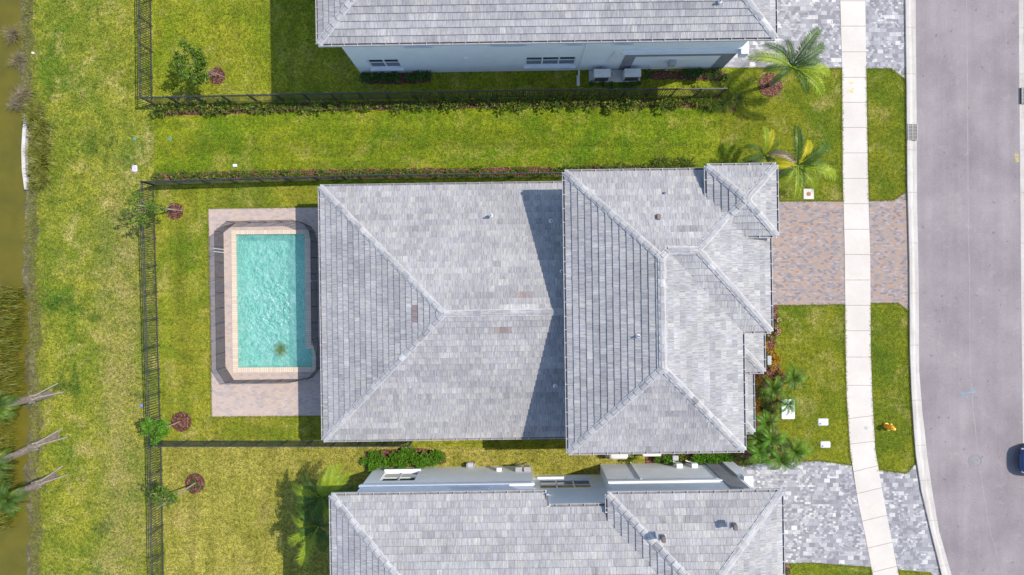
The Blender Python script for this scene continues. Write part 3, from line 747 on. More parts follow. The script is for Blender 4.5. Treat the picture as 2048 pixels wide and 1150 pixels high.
# ---- middle house
mid = thing('house', H(3, -2), 'middle house with hipped grey tile roofs behind the pool', 'house', 'two-storey houses with grey tile roofs', ROT)
ze, sl = 3.4, .345
a0, a1, n0, s0 = -10.74, 3.3, 5.38, -8.66
hw = (n0-s0)/2; zr = ze + hw*sl; vr = (n0+s0)/2
planes = [([(a0,n0,ze),(a0,s0,ze),(a0+hw,vr,zr)], True),
          ([(a0,s0,ze),(a1,s0,ze),(a1,vr,zr),(a0+hw,vr,zr)], True),
          ([(a1,n0,ze),(a0,n0,ze),(a0+hw,vr,zr),(a1,vr,zr)], True)]
def at_px(px, py, h): 
    p = Linv(P(px, py, h)); return (p.x, p.y, h)
spec = [(at_px(828,624,5.4), .42, .35, .9), (at_px(1045,590,5.6), .42, .42, .8), (at_px(1007,661,5.6), .42, .35, 1.0), (at_px(1046,613,5.8), .85, .98, 0)]
roof(mid, planes, [((a0,n0,ze),(a0+hw,vr,zr)), ((a0,s0,ze),(a0+hw,vr,zr)), ((2.5,vr,zr),(a0+hw,vr,zr))],
     [(a0+.02,n0-.02),(a0+.02,s0+.02),(a1-.02,s0+.02),(a1-.02,n0-.02)], ze,
     [((a0,s0,ze),(2.9,s0,ze)), ((2.9,n0,ze),(a0,n0,ze)), ((a0,n0,ze),(a0,s0,ze))], special=spec)
# two-storey front part
Z, SL = 6.6, .42
uw, ue, vn, vs_ = 2.61, 11.5, 5.48, -8.75
h_ = (ue-uw)/2; um = (uw+ue)/2; zt = Z + h_*SL
uE = 12.95; vV = -2.72; hh = (vn-vV)/2; vw = (vn+vV)/2; zw = Z + hh*SL
A = (um, vn-h_, zt); B_ = (um, vs_+h_, zt); C_ = (uE-hh, vw, zw); A2 = (ue-hh, vw, zw)
TL, BL, BR, V_, D_, NE = (uw,vn,Z), (uw,vs_,Z), (ue,vs_,Z), (ue,vV,Z), (uE,vV,Z), (uE,vn,Z)
roof(mid, [([TL,BL,B_,A], 0), ([BL,BR,B_], 0), ([BR,V_,A2,A,B_], 0), ([V_,D_,C_,A2], 0), ([D_,NE,C_], 0), ([NE,TL,A,A2,C_], 0)],
     [(TL,A),(BL,B_),(BR,B_),(A,A2),(D_,C_),(NE,C_),(B_,A),(C_,A2)],
     [(uw+.02,vn-.02),(uw+.02,vs_+.02),(ue-.02,vs_+.02),(ue-.02,vV+.02),(uE-.02,vV+.02),(uE-.02,vn-.02)], Z,
     [(TL,BL),(BL,BR),(BR,V_),((ue,vV,Z),(uE,vV,Z)),((uE,vV,Z),(uE,vn,Z)),((uE,vn,Z),TL)])
# small raised corner roof
Zt = 7.22; t0, t1, tn, ts = 9.66, 13.08, 5.58, 2.1
cu, cv = (t0+t1)/2, (tn+ts)/2; rz_ = Zt + .42*(tn-ts)/2; ap = (cu, cv, rz_)
tq = [(t0,tn,Zt),(t0,ts,Zt),(t1,ts,Zt),(t1,tn,Zt)]
roof(mid, [([tq[0],tq[1],ap],0),([tq[1],tq[2],ap],0),([tq[2],tq[3],ap],0),([tq[3],tq[0],ap],0)],
     [(tq[0],ap),(tq[2],ap),(tq[3],ap),(tq[1],ap)], [(t0+.02,tn-.02),(t0+.02,ts+.02),(t1-.02,ts+.02),(t1-.02,tn-.02)], Zt,
     [(tq[0],tq[1]),(tq[1],tq[2]),(tq[2],tq[3]),(tq[3],tq[0])], th=.16)
# entry roofs at the front
def entry(eu, v0, v1, ez, hip=True):
    uu = 10.92; rise = (eu-uu)*.42; q = eu-uu
    e0, e1 = (eu, v1, ez), (eu, v0, ez)
    p1, p0 = (uu, v1+q, ez+rise), (uu, v0, ez+rise)
    if v1+q > v0:
        q2 = v0 - v1; p1 = (eu-q2, v0, ez+q2*.42); pl = [([e0, e1, p1], 0)]
        pl.append(([(uu, v1, ez), e0, p1, (uu, v0, ez+q2*.42)], 0))
    else:
        pl = [([e0, e1, p0, p1], 0), ([(uu, v1, ez), e0, p1], 0)]
    roof(mid, pl, [(e0, p1)], [(uu,v0-.02),(uu,v1+.02),(eu-.02,v1+.02),(eu-.02,v0-.02)], ez, [((uu,v1,ez),(eu,v1,ez)), ((eu,v1,ez),(eu,v0,ez))], th=.2)
entry(13.69, -2.80, -5.2, 3.5)
entry(13.22, -5.0, -8.64, 3.05)
wl_ = MB()
wallrun(wl_, [(a0+.6,s0+.6),(3.2,s0+.6),(3.2,n0-.6),(a0+.6,n0-.6)], 0, ze-.19, openings={3: [(2,6,.05,2.3)]})
upo = [(3.21,vs_+.6),(10.9,vs_+.6),(10.9,vV+.6),(12.35,vV+.6),(12.35,vn-.6),(3.21,vn-.6)]
wallrun(wl_, upo, 0, Z-.19, openings={0: [(1.2,2.6,.9,2.3),(5.0,6.6,.9,2.3),(1.2,2.6,4,5.3)], 1: [(1.0,2.0,4,5.4),(3.4,4.6,4,5.4)], 3: [(3.0,4.6,4,5.4)]})
wl_.box((t0+.5,ts+.35,Z-.1),(t1-.35,tn-.35,Zt-.15), H)
for (x0,y0,x1,y1,zz) in ((10.92,-4.9,13.1,-2.95,3.28),(10.92,-8.1,12.7,-4.95,2.84)):
    wl_.box((x0,y0,0),(x1,y1,zz), H)
wl_.build('wall', M['stucco'], mid)
window(mid, (a0+.6,n0-.6), (a0+.6,s0+.6), 2, 6, .05, 2.3, 3, sill=False)
for s_ in ((1.2,2.6,.9,2.3),(5.0,6.6,.9,2.3),(1.2,2.6,4,5.3)): window(mid, upo[0], upo[1], *s_, 2)
for s_ in ((1.0,2.0,4,5.4),(3.4,4.6,4,5.4)): window(mid, upo[1], upo[2], *s_, 1)
window(mid, upo[3], upo[4], 3.0, 4.6, 4, 5.4, 2)
q = MB(); q.box((12.36,-1.6,.03),(12.40,3.4,2.35),H)
for k in range(1,4): q.box((12.40,-1.6,.03+.58*k-.015),(12.415,3.4,.03+.58*k+.015),H)
q.build('garage_door', M['trim'], mid)

# ---- upper (north) house
top = thing('house', H(2, 19), 'northern neighbour house whose shaded white wall has dark framed panels', 'house', 'two-storey houses with grey tile roofs', ROT)
Zn = 6.8; w0, e0_, sv, nv = -9.74, 13.32, 12.13, 26.5
h2 = (nv-sv)/2; zr2 = Zn + h2*.42; vm2 = (nv+sv)/2
SW, SE, NE2, NW = (w0,sv,Zn),(e0_,sv,Zn),(e0_,nv,Zn),(w0,nv,Zn); R1, R2 = (w0+h2,vm2,zr2),(e0_-h2,vm2,zr2)
roof(top, [([SW,SE,R2,R1],0),([NW,SW,R1],0),([SE,NE2,R2],0),([NE2,NW,R1,R2],0)], [(SW,R1),(SE,R2),(NW,R1),(NE2,R2),(R2,R1)],
     [(w0+.02,sv+.02),(e0_-.02,sv+.02),(e0_-.02,nv-.02),(w0+.02,nv-.02)], Zn, [(SW,SE),(NW,SW),(SE,NE2),(NE2,NW)])
wv = 12.72; ww, we = -9.15, 12.72
out_t = [(ww,wv),(we,wv),(we,nv-.6),(ww,nv-.6)]
opt = [(.85,2.65,.85,2.45),(9.95,12.85,.85,2.45),(3.4,4.85,4.6,5.9),(8.0,9.95,4.6,5.9),(12.05,13.0,4.6,5.9),(14.65,15.65,4.6,5.9)]
wl_ = MB(); wallrun(wl_, out_t, 0, Zn-.19, openings={0: opt}); wl_.build('wall', M['stucco'], top)
for i, o_ in enumerate(opt): window(top, out_t[0], out_t[1], *o_, (2,3,2,2,1,1)[i])
q = MB()
fu0, fu1 = 6.45, 12.725          # dark framed panel beside the garage
q.box((fu0,wv-.05,.02),(fu0+.62,wv-.002,2.45),H); q.box((fu1-.72,wv-.05,.02),(fu1,wv-.002,2.45),H); q.box((fu0,wv-.05,2.452),(fu1,wv-.002,2.95),H)
q.build('accent_frame', M['stucco_dark'], top)
q = MB(); q.box((fu0-.25,wv-.10,2.952),(fu1+.06,wv-.002,3.12),H); q.box((fu0-.25,wv-.07,3.55),(fu1+.06,wv-.002,3.66),H); q.build('band_course', M['stucco'], top)
q = MB(); q.box((12.73,wv-.3,2.9),(13.15,wv+1.2,3.5),H); q.build('canopy', M['stucco'], top)
downspout(top, 4.05, wv-.001, Zn-.2, -1)
q = MB(); q.box((4.0-.09,11.75,0),(4.0+.09,12.4,.06),H); tag(q.build('splash_block', M['concrete'], loc=None), 'grey splash block below the downspout of the northern house', 'splash block')
q = MB(); q.bev((9.15,wv-.28,1.25),(9.55,wv-.002,1.75),.03,H); o = q.build('meter_box', M['grey_metal'], top)
q = MB(); q.tube([H(9.35,wv-.1,0.02),H(9.35,wv-.1,1.25)],.03,8); q.tube([H(7.6,wv-.05,.35),H(9.2,wv-.05,.35)],.025,6); q.tube([H(8.2,wv-.06,.1),H(8.2,wv-.06,.9)],.03,6); q.build('conduit', M['pipe'], top)
q = MB(); q.box((-2.75,wv-.06,2.35),(-2.5,wv-.002,2.6),H); q.build('wall_vent', M['trim'], top)
q = MB(); q.tube([H(5.75,wv-.05,3.4),H(5.6,wv-.06,1.6),H(5.55,wv-.06,.8),H(5.62,wv-.1,.4),H(5.95,wv-.12,.28),H(6.2,wv-.4,.28)],.028,6); q.tube([H(5.45,wv-.06,.9),H(5.3,wv-.1,.4),H(5.2,wv-.4,.3)],.025,6); q.build('refrigerant_line', M['pipe'], top)

# ---- lower (south) house
low = thing('house', H(2, -18), 'southern neighbour house with a sunlit white wall facing the middle house', 'house', 'two-storey houses with grey tile roofs', ROT)
Zs = 6.85; w3 = -9.41; nv3 = -10.70; nk = -11.32; ku = 1.42; sv3 = -25
h3 = (nv3-sv3)/2; zr3 = Zs + h3*.42; vm3 = (nv3+sv3)/2; E3 = 9.0
zk = Zs + (nv3-nk)*.42
roof(low, [([(w3,nv3,Zs),(w3,sv3,Zs),(w3+h3,vm3,zr3)],0), ([(ku,nv3,Zs),(w3,nv3,Zs),(w3+h3,vm3,zr3),(E3,vm3,zr3),(E3,nk,zk),(ku,nk,zk)],0), ([(w3,sv3,Zs),(E3,sv3,Zs),(E3,vm3,zr3),(w3+h3,vm3,zr3)],0)],
     [((w3,nv3,Zs),(w3+h3,vm3,zr3)),((w3,sv3,Zs),(w3+h3,vm3,zr3)),((E3,vm3,zr3),(w3+h3,vm3,zr3))],
     [(w3+.02,nv3-.02),(w3+.02,sv3+.02),(E3,sv3+.02),(E3,nk-.02),(ku,nk-.02),(ku-.02,nv3-.02)], Zs,
     [((ku,nv3,Zs),(w3,nv3,Zs)),((w3,nv3,Zs),(w3,sv3,Zs)),((ku,nk,zk),(ku,nv3,Zs)),((4.45,nk,zk),(ku+.14,nk,zk))])
Zw = 7.4; w4, e4, n4, s4 = 4.45, 13.05, -10.66, -25.0
h4 = (e4-w4)/2; z4 = Zw+h4*.42; u4 = (w4+e4)/2
q4 = [(w4,n4,Zw),(w4,s4,Zw),(e4,s4,Zw),(e4,n4,Zw)]; r4a, r4b = (u4,n4-h4,z4),(u4,s4+h4,z4)
roof(low, [([q4[0],q4[1],r4b,r4a],0),([q4[1],q4[2],r4b],0),([q4[2],q4[3],r4a,r4b],0),([q4[3],q4[0],r4a],0)],
     [(q4[0],r4a),(q4[3],r4a),(q4[1],r4b),(q4[2],r4b),(r4b,r4a)], [(w4+.02,n4-.02),(w4+.02,s4+.02),(e4-.02,s4+.02),(e4-.02,n4-.02)], Zw,
     [(q4[0],(w4,n4-.9,Zw)),(q4[1],q4[2]),(q4[2],q4[3]),(q4[3],q4[0])])
out_l = [(-8.66,sv3+.6),(12.45,sv3+.6),(12.45,-11.16),(5.0,-11.16),(5.0,-11.78),(.85,-11.78),(.85,-11.2),(-8.66,-11.2)]
opl = {6: [(6.7,8.7,.8,2.7),(2.5,4.5,4.4,5.9)], 4: [(.75,3.75,.8,2.55)]}
wl_ = MB(); wallrun(wl_, out_l, 0, Zs-.19, openings=opl); wl_.box((5.02,-24,6.6),(12.4,-11.18,7.2),H); wl_.build('wall', M['stucco'], low)
window(low, out_l[6], out_l[7], 6.7,8.7,.8,2.7,2); window(low, out_l[6], out_l[7], 2.5,4.5,4.4,5.9,2); window(low, out_l[4], out_l[5], .75,3.75,.8,2.55,3)
q = MB(); q.box((-8.72,-11.198,3.75),(.91,-11.09,3.98),H); q.box((4.94,-11.158,3.75),(11.2,-11.05,3.98),H); q.box((4.94,-11.158,3.42),(11.2,-11.11,3.5),H); q.box((-8.72,-11.198,3.42),(.91,-11.15,3.5),H)
q.build('band_course', M['stucco'], low)
q = MB(); q.box((11.25,-11.158,.02),(12.2,-11.08,5.4),H); q.build('accent_panel', M['stucco_dark'], low)
q = MB(); q.box((12.25,-11.158,.0),(12.6,-11.00,3.3),H); q.box((12.46,-11.5,3.302),(12.95,-10.95,3.75),H); q.box((12.46,-11.45,0),(12.9,-11.0,3.3),H); q.build('pilaster', M['stucco'], low)
downspout(low, 6.85, -11.158, 3.4, 1)
q = MB(); q.bev((-1.25,-11.198,.95),(-.95,-10.98,1.2),.02,H); q.build('wall_vent', M['trim'], low)
for uu in (-.15, .35):
    q = MB(); q.bev((uu,-11.198,.95),(uu+.40,-10.92,1.35),.03,H); q.tube([H(uu+.2,-11.0,.03),H(uu+.2,-11.0,.95)],.03,6); q.build('meter_box', M['grey_metal'], low)
for uu in (9.35, 10.25):
    q = MB(); q.bev((uu,-11.156,.9),(uu+.36,-10.9,1.2),.03,H); q.tube([H(uu+.15,-11.0,.03),H(uu+.15,-11.0,.9)],.03,6); q.tube([H(uu+.15,-11.02,.5),H(uu-.2,-10.9,.5)],.03,6); q.build('meter_box', M['trim'], low)

# ------------------------------------------------------------------ roof vents and pipes
def goose(px, py, h, label, big=True):
    p = P(px, py, h); t = thing('roof_vent', p, label, 'roof vent', 'vents and pipes on the roofs')
    def fz(x, y, z): return (p.x + x*.8, p.y + y*.8, p.z + z*.8)
    q = MB(); q.box((-.22,-.2,-.04),(.2,.2,.04), fz); q.build('flashing', M['lead'], t)
    q = MB(); q.lathe([(.09,-.1),(.09,.36)], p, 14); q.bev((-.13,-.15,.36),(.13,.20,.56),.05, fz); q.box((-.11,.02,.10),(.11,.20,.358), fz); q.build('hood', M['vent'], t)
goose(1314, 436, 7.35, 'brown hooded vent on the front roof of the middle house')
goose(1324, 1074, 8.7, 'brown hooded vent on the southern roof, left of its twin')
goose(1466, 1050, 8.5, 'brown hooded vent on the southern roof beside the right hip')
def stack(px, py, h, label, hh_=.3):
    p = P(px, py, h); t = thing('vent_pipe', p, label, 'vent pipe', 'vents and pipes on the roofs')
    q = MB(); q.lathe([(.11,-.04),(.10,.05),(.055,.10)], p, 12); q.build('flashing', M['pipe'], t)
    q = MB(); q.lathe([(.05,0),(.05,hh_),(.035,hh_),(.035,hh_-.1)], p, 12); q.build('pipe', M['lead'], t)
stack(1329, 386, 7.0, 'white vent pipe near the top eave of the front roof')
stack(982, 431, 4.4, 'white vent pipe on the sunlit rear roof left of the shadow')
stack(1102, 442, 4.5, 'vent pipe in the roof shadow, topmost of three')
stack(1123, 543, 5.1, 'vent pipe in the roof shadow beside the wall of the front part')
stack(1110, 772, 4.9, 'vent pipe in the lower roof shadow below the ridge')
stack(1276, 672, 8.05, 'white vent pipe on the west face of the front roof')
stack(1440, 3, 7.6, 'blue grey vent pipe at the photo top on the northern roof')

# ------------------------------------------------------------------ fences
def fence(name, pts, label, Hf=1.52, bay=1.56, group='black metal picket fences', posts_ends=True):
    w_ = [P(*p) for p in pts]
    t = thing(name, w_[0], label, 'fence', group)
    for a, b_ in zip(w_, w_[1:]):
        d = b_-a; L = d.length; d.normalize(); s_ = Vector((-d.y, d.x, 0)); nb = max(1, round(L/bay)); bl = L/nb
        def fr(x, y, z): return a + d*x + s_*y + Vector((0,0,z))
        for k in range(nb):
            x0, x1 = k*bl, (k+1)*bl
            q = MB(); q.box((x0-.032,-.032,-.05),(x0+.032,.032,Hf+.02), fr); q.box((x0-.04,-.04,Hf+.02),(x0+.04,.04,Hf+.035), fr)
            q.build('post', M['fence_metal'], t)
            q = MB()
            for z0, z1 in ((Hf-.045,Hf),(Hf-.21,Hf-.175),(.13,.17)): q.box((x0+.033,-.017,z0),(x1-.033,.017,z1), fr)
            n_p = int((bl-.07)/.14)
            for j in range(n_p):
                x = x0 + .033 + (bl-.066)*(j+.5)/n_p; q.box((x-.014,-.014,.06),(x+.014,.014,Hf-.0452), fr)
            q.build('picket_panel', M['fence_metal'], t)
    e = w_[-1]; q = MB(); q.box((e.x-.032,e.y-.032,-.05),(e.x+.032,e.y+.032,Hf+.02)); q.build('post', M['fence_metal'], t)
    return t
fence('fence', [(300,-420),(303.5,0),(306,207)], 'black picket fence along the back of the top yard')
fence('fence', [(307,208),(620,201),(1100,193),(1438,191)], 'long black picket fence running below the northern house to the palm')
fence('fence', [(309,371),(318,690),(323.6,878)], 'black picket fence behind the pool yard')
fence('fence', [(324.2,884),(329,1160),(333,1500)], 'black picket fence at the back of the bottom yard')
fence('fence', [(310.5,370),(692,359)], 'black picket fence along the top side of the pool yard up to the gate')
fence('fence', [(724,358),(1127,353),(1215,352)], 'black picket fence along the red mulch from the gate to the front roof')
fence('fence', [(325,881),(825,881),(825.5,860)], 'black picket fence between the pool yard and the bottom yard')
g = thing('fence_gate', P(693,359), 'narrow black picket gate above the rear roof corner', 'gate')
a, b_ = P(694.5,359), P(722,358)
q = MB(); d = (b_-a).normalized(); s_ = Vector((-d.y,d.x,0)); L = (b_-a).length
def fr(x,y,z): return a + d*x + s_*y + Vector((0,0,z))
for z0, z1 in ((1.475,1.52),(1.31,1.345),(.13,.17)): q.box((.03,-.017,z0),(L-.03,.017,z1),fr)
for x in (.015, L-.015): q.box((x-.02,-.02,.05),(x+.02,.02,1.54),fr)
for j in range(6): x = .1+(L-.2)*j/5; q.box((x-.01,-.01,.06),(x+.01,.01,1.47),fr)
q.build('gate_leaf', M['fence_metal'], g)
q = MB(); q.box((L-.14,.02,.95),(L-.04,.07,1.1),fr); q.build('latch', M['black_metal'], g)

# pool barrier
pf = [(447,465),(471,446),(597,443.5),(607,446),(622,453),(630,465),(634,484),(636,676),(644,705),(644,733),(627,753),(600,758),(468,760),(451,734)]
pb = thing('pool_fence', P(447,465), 'see-through dark mesh safety fence ringing the pool', 'fence')
w_ = [P(*p) for p in pf]; nn = len(w_); hf = 1.25
for i in range(nn):
    a, b_ = w_[i], w_[(i+1)%nn]; d = b_-a; L = d.length; d.normalize(); s_ = Vector((-d.y,d.x,0)); nb = max(1, round(L/.93)); bl = L/nb
    def fr(x,y,z): return a + d*x + s_*y + Vector((0,0,z))
    for k in range(nb):
        x0 = k*bl; q = MB(); q.tube([fr(x0,0,0), fr(x0,0,hf+.03)], .017, 6); q.build('pole', M['black_metal'], pb)
        q = MB(); q.face([fr(x0+.017,0,.03),fr(x0+bl-.017,0,.03),fr(x0+bl-.017,0,hf),fr(x0+.017,0,hf)]); mp_ = q.build('mesh_panel', M['mesh'], pb)
        q = MB(); q.box((x0+.017,-.006,hf-.012),(x0+bl-.017,.006,hf+.012),fr); q.build('hem', M['black_metal'], mp_); q = MB(); q.box((x0+.017,-.006,.018),(x0+bl-.017,.006,.03),fr); q.build('hem', M['black_metal'], mp_)
for x_, y_ in ((447.6,499),(447.8,505),(635.4,562)):
    a = P(x_,y_); q = MB(); q.tube([a, a+Vector((0,0,1.34))], .02, 8); q.build('gate_pole', M['pipe'], pb)

# ------------------------------------------------------------------ beds
def disc(px, py, r, n_=26, amp=1.2): return [(px + (r+U(-amp,amp))*math.cos(2*math.pi*k/n_), py + (r+U(-amp,amp))*math.sin(2*math.pi*k/n_)) for k in range(n_)]
for c_ in ((434,152,17),(350,422,17),(363,843,20),(390,967,20),(1541,170,24)):
    sheet('mulch_bed', disc(*c_), .03, M['mulch'], -.05)
sheet('mulch_bed', wob([(308,212),(600,206),(1100,198),(1435,195),(1475,205),(1470,222),(1400,216),(1100,213),(620,222),(430,229),(306,231)], 1.5, 7), .03, M['mulch'], -.05)
sheet('mulch_bed', wob([(306,346),(640,339),(1000,335),(1130,334),(1380,330),(1380,372),(1130,351),(640,357.5),(308,362)], 1.5, 7), .03, M['mulch'], -.05)
sheet('mulch_bed', wob([(723,146),(860,144),(862,164),(800,169),(722,166)], 1.5, 7), .03, M['mulch'], -.05)
sheet('mulch_bed', wob([(1290,142),(1440,140),(1455,150),(1440,162),(1380,160),(1300,158)], 1.5, 7), .012, M['mulch'], -.05)
sheet('mulch_bed', wob([(728,903),(790,898),(850,897),(890,905),(893,925),(850,932),(735,936)], 1.5, 7), .03, M['mulch'], -.05)
sheet('mulch_bed', wob([(1380,618),(1540,612),(1556,612),(1552,660),(1548,700),(1558,730),(1568,760),(1556,800),(1550,850),(1570,880),(1560,920),(1500,930),(1380,930)], 1.5, 7), .03, M['mulch'], -.05)
sheet('mulch_bed', wob([(1290,905),(1440,905),(1500,915),(1495,930),(1290,928)], 1.5, 7), .02, M['mulch'], -.05)
sheet('mulch_bed', wob([(1480,1130),(1577,1127),(1580,1140),(1575,1200),(1480,1200)], 1, 7), .03, M['mulch'], -.05)
# concrete headwall at the lake
hwl = [(54,230),(50,262),(48,300),(49,340),(54,379)]
q = MB(); L_ = [P(x-3.5,y) for x,y in hwl]; R_ = [P(x+3.5,y) for x,y in hwl]
for i in range(len(hwl)-1):
    a, b_, c_, d = L_[i], L_[i+1], R_[i+1], R_[i]
    q.prism([a,b_,c_,d], -1.0, .08)
tag(q.build('headwall', M['concrete']), 'curved pale concrete retaining wall at the lake edge', 'retaining wall')

# ------------------------------------------------------------------ vegetation builders
def leaf(mb, c, d, up, L, W, fold=.25):
    d = d.normalized(); s_ = d.cross(up)
    if s_.length < 1e-3: s_ = Vector((1,0,0))
    s_.normalize(); n_ = s_.cross(d)
    b0 = c; m_ = c + d*L*.5; e = c + d*L - n_*L*.12
    k = len(mb.v); mb.v += [b0, m_ + s_*W*.5 + n_*W*fold, e, m_ - s_*W*.5 + n_*W*fold]; mb.f += [(k,k+1,k+2),(k,k+2,k+3)]
def rv():
    while True:
        v = Vector((U(-1,1),U(-1,1),U(-1,1)))
        if .05 < v.length < 1: return v
def bush(r, h, n_, L, W, clumps=5, flat=.8):
    mb = MB(); cs = []
    for k in range(clumps):
        a = U(0, 6.28); q_ = U(0, r*.6); cs.append((Vector((q_*math.cos(a), q_*math.sin(a), U(.35,.8)*h)), U(.35,.6)*r))
    for k in range(max(3, clumps)):
        c, rr = cs[k % len(cs)]; mb.tube([Vector((0,0,0)), c*.5 + Vector((0,0,.02)), c], [.02*r+.006,.012*r+.004,.004], 4)
    for i in range(n_):
        c, rr = random.choice(cs); v = rv(); v.normalize(); v.z = abs(v.z)*flat if R() < .8 else v.z*.4
        p = c + Vector((v.x*rr, v.y*rr, v.z*rr*h/r*.8)) * U(.55,1.05)
        if p.z < .02: p.z = U(.02,.1)
        d = (v + rv()*.8); leaf(mb, p, d, Vector((U(-.4,.4),U(-.4,.4),1)), L*U(.7,1.3), W*U(.7,1.3))
    return mb
def grassclump(r, h, n_, w_=.02):
    mb = MB()
    for i in range(n_):
        a = U(0,6.28); b0 = Vector((U(-.12,.12)*r*2, U(-.12,.12)*r*2, 0)); rr = r*U(.35,1.1); hh_ = h*U(.5,1)
        d = Vector((math.cos(a), math.sin(a), 0)); s_ = Vector((-d.y, d.x, 0))*w_
        pts = [b0, b0 + d*rr*.35 + Vector((0,0,hh_*.75)), b0 + d*rr*.75 + Vector((0,0,hh_)), b0 + d*rr*1.05 + Vector((0,0,hh_*.72))]
        k = len(mb.v)
        for j, p in enumerate(pts):
            t = (1, .9, .6, .1)[j]; mb.v += [p - s_*t, p + s_*t]
        for j in range(3): mb.f.append((k+2*j, k+2*j+1, k+2*j+3, k+2*j+2))
    return mb
PROTO = {}
def plant(kind, px, py, scale, label, cat, group=None, mats=None, z=0.0, name='shrub'):
    """places a copy of a one-mesh plant"""
    me = random.choice(PROTO[kind]); o = bpy.data.objects.new(name, me); COL.objects.link(o)
    p = P(px, py); o.location = (p.x, p.y, z); o.rotation_euler = (0, 0, U(0, 6.28)); s_ = scale*U(.85,1.15); o.scale = (s_, s_, s_*U(.85,1.1))
    return tag(o, label, cat, group)
def proto(kind, builders, mat):
    L = []
    for f in builders:
        mb = f(); me = bpy.data.meshes.new(kind); me.from_pydata([tuple(v) for v in mb.v], [], mb.f); me.materials.append(mat); L.append(me)
    PROTO[kind] = L
proto('hedge', [lambda: bush(.33,.38,70,.15,.07,4) for _ in range(6)], M['leaf_hedge'])
proto('dark_bush', [lambda: bush(.42,.55,150,.13,.07,5) for _ in range(4)], M['leaf_dark'])
proto('bright', [lambda: bush(.55,.75,330,.15,.09,7) for _ in range(5)], M['leaf_bright'])
proto('croton', [lambda: bush(.26,.35,60,.14,.05,4) for _ in range(3)], M['leaf_croton'])
proto('flower', [lambda: bush(.20,.34,18,.10,.09,4) for _ in range(3)], M['petal'])
proto('clump', [lambda: grassclump(.75,.8,230) for _ in range(4)], M['reed'])
proto('liriope', [lambda: grassclump(.42,.42,110,.013) for _ in range(3)], M['leaf_hedge'])
proto('twig', [lambda: grassclump(.8,.7,120,.010) for _ in range(3)], M['reed_dry'])
G1 = 'low shrubs in the mulch strip below the northern fence'
x = 318
while x < 1395:
    y = 219 - (x-318)*.0135 + U(-4,5); plant('hedge', x, y, U(.9,1.4), 'low leafy shrub in the strip below the northern fence', 'shrub', G1); x += U(13,21)
x = 1392
while x < 1475: plant('liriope', x, 208+U(-8,8), U(.8,1.3), 'tufted grassy plant ending the strip below the northern fence', 'plant', 'grassy plants at the end of the northern strip', name='grass_plant'); x += U(7,12)
x = 315
while x < 1120:
    y = 354.5 - (x-315)*.012 + U(-5,3); plant('hedge', x, y, U(.55,1.0), 'low green shrub in the mulch above the pool fence line', 'shrub', 'low shrubs in the red mulch strip above the pool yard'); x += U(9,16)
x = 1130
while x < 1380:
    y = 337 + U(-6,3); plant('hedge', x, y, U(.6,1.1), 'low green shrub at the top edge of the front roof', 'shrub', 'low shrubs above the front roof'); x += U(12,20)
for x in (1322,1340,1362,1378): plant('liriope', x, 325+U(-6,6), 1.2, 'spiky grass plant above the front roof edge', 'plant', 'spiky plants above the front roof', name='grass_plant')
for x, y in ((730,156),(746,160),(762,154),(777,161),(793,155),(822,160),(838,154),(853,152)):
    plant('dark_bush', x, y, U(.8,1.05), 'dark green shrub below the left window of the northern house', 'shrub', 'shrubs below the left window of the northern house')
for x, y in ((1184,170),(1205,171),(1222,173),(1246,172),(1262,171),(1276,168)):
    plant('dark_bush', x, y, U(.6,.8), 'small shaded shrub before the northern air conditioners', 'shrub', 'shrubs in front of the northern air conditioners')
for x, y in ((1294,152),(1370,148),(1385,151),(1400,147),(1416,153),(1432,149),(1444,158)):
    plant('dark_bush', x, y, U(.7,1.05), 'green shrub at the foot of the dark framed panel', 'shrub', 'shrubs below the framed panel')
for x, y in ((735,920),(746,929),(762,917),(776,924),(792,914),(806,922),(820,911),(834,919),(850,912),(864,919),(878,910),(752,908),(842,929),(815,905)):
    plant('bright', x, y, U(.75,1.0), 'rounded bright green bush beside the southern house window', 'bush', 'bright bushes beside the southern house', name='bush')
for x, y in ((1313,913),(1335,916)): plant('bright', x, y, .7, 'bright bush beside the sunlit rectangular air conditioner', 'bush', 'bushes right of the air conditioners', name='bush')
for x, y in ((1386,916),(1402,912),(1418,918),(1436,914),(1450,918),(1392,922)):
    plant('bright', x, y, .8, 'glossy green bush near the right end of the southern wall', 'bush', 'bushes in the gap by the southern house corner', name='bush')
for x, y in ((1260,914),(1350,915),(1366,918),(1468,912),(1482,918)):
    plant('hedge', x, y, 1.1, 'small yellow green shrub between the middle and southern houses', 'shrub', 'small shrubs between the houses')
for x, y in ((1527,692),(1540,704),(1545,722),(1550,715),(1514,758),(1519,768),(1545,735),(1513,805),(1515,822),(1550,788),(1538,758),(1560,745)):
    plant('croton', x, y, U(.8,1.3), 'yellow and red croton in the front bed', 'shrub', 'crotons in the front bed', name='croton')
for x, y in ((1548,632),(1553,642),(1546,650),(1554,659),(1532,668),(1541,674),(1550,668),(1527,655)):
    plant('hedge', x, y, .7, 'flowering shrub at the driveway end of the front bed', 'shrub', 'flowering shrubs in the front bed', name='flowering_shrub')
    plant('flower', x+U(-3,3), y+U(-3,3), .8, 'pink blossoms at the driveway end of the front bed', 'flowers', 'pink blossoms in the front bed', z=.05, name='flowers')
for x, y in ((1530,720),(1535,790),(1522,800),(1548,800),(1530,815),(1550,770),(1556,762),(1524,782),(1540,822),(1512,700)):
    plant('liriope', x, y, U(.8,1.2), 'green grassy tuft in the front bed', 'plant', 'grassy tufts in the front bed', name='grass_plant')
for x, y in ((1563,402-8),(1556,378)): plant('flower', x, y, .4, 'single red orange blossom beside the upper driveway edge' , 'flowers', 'orange blossoms by the driveway', name='flowers')
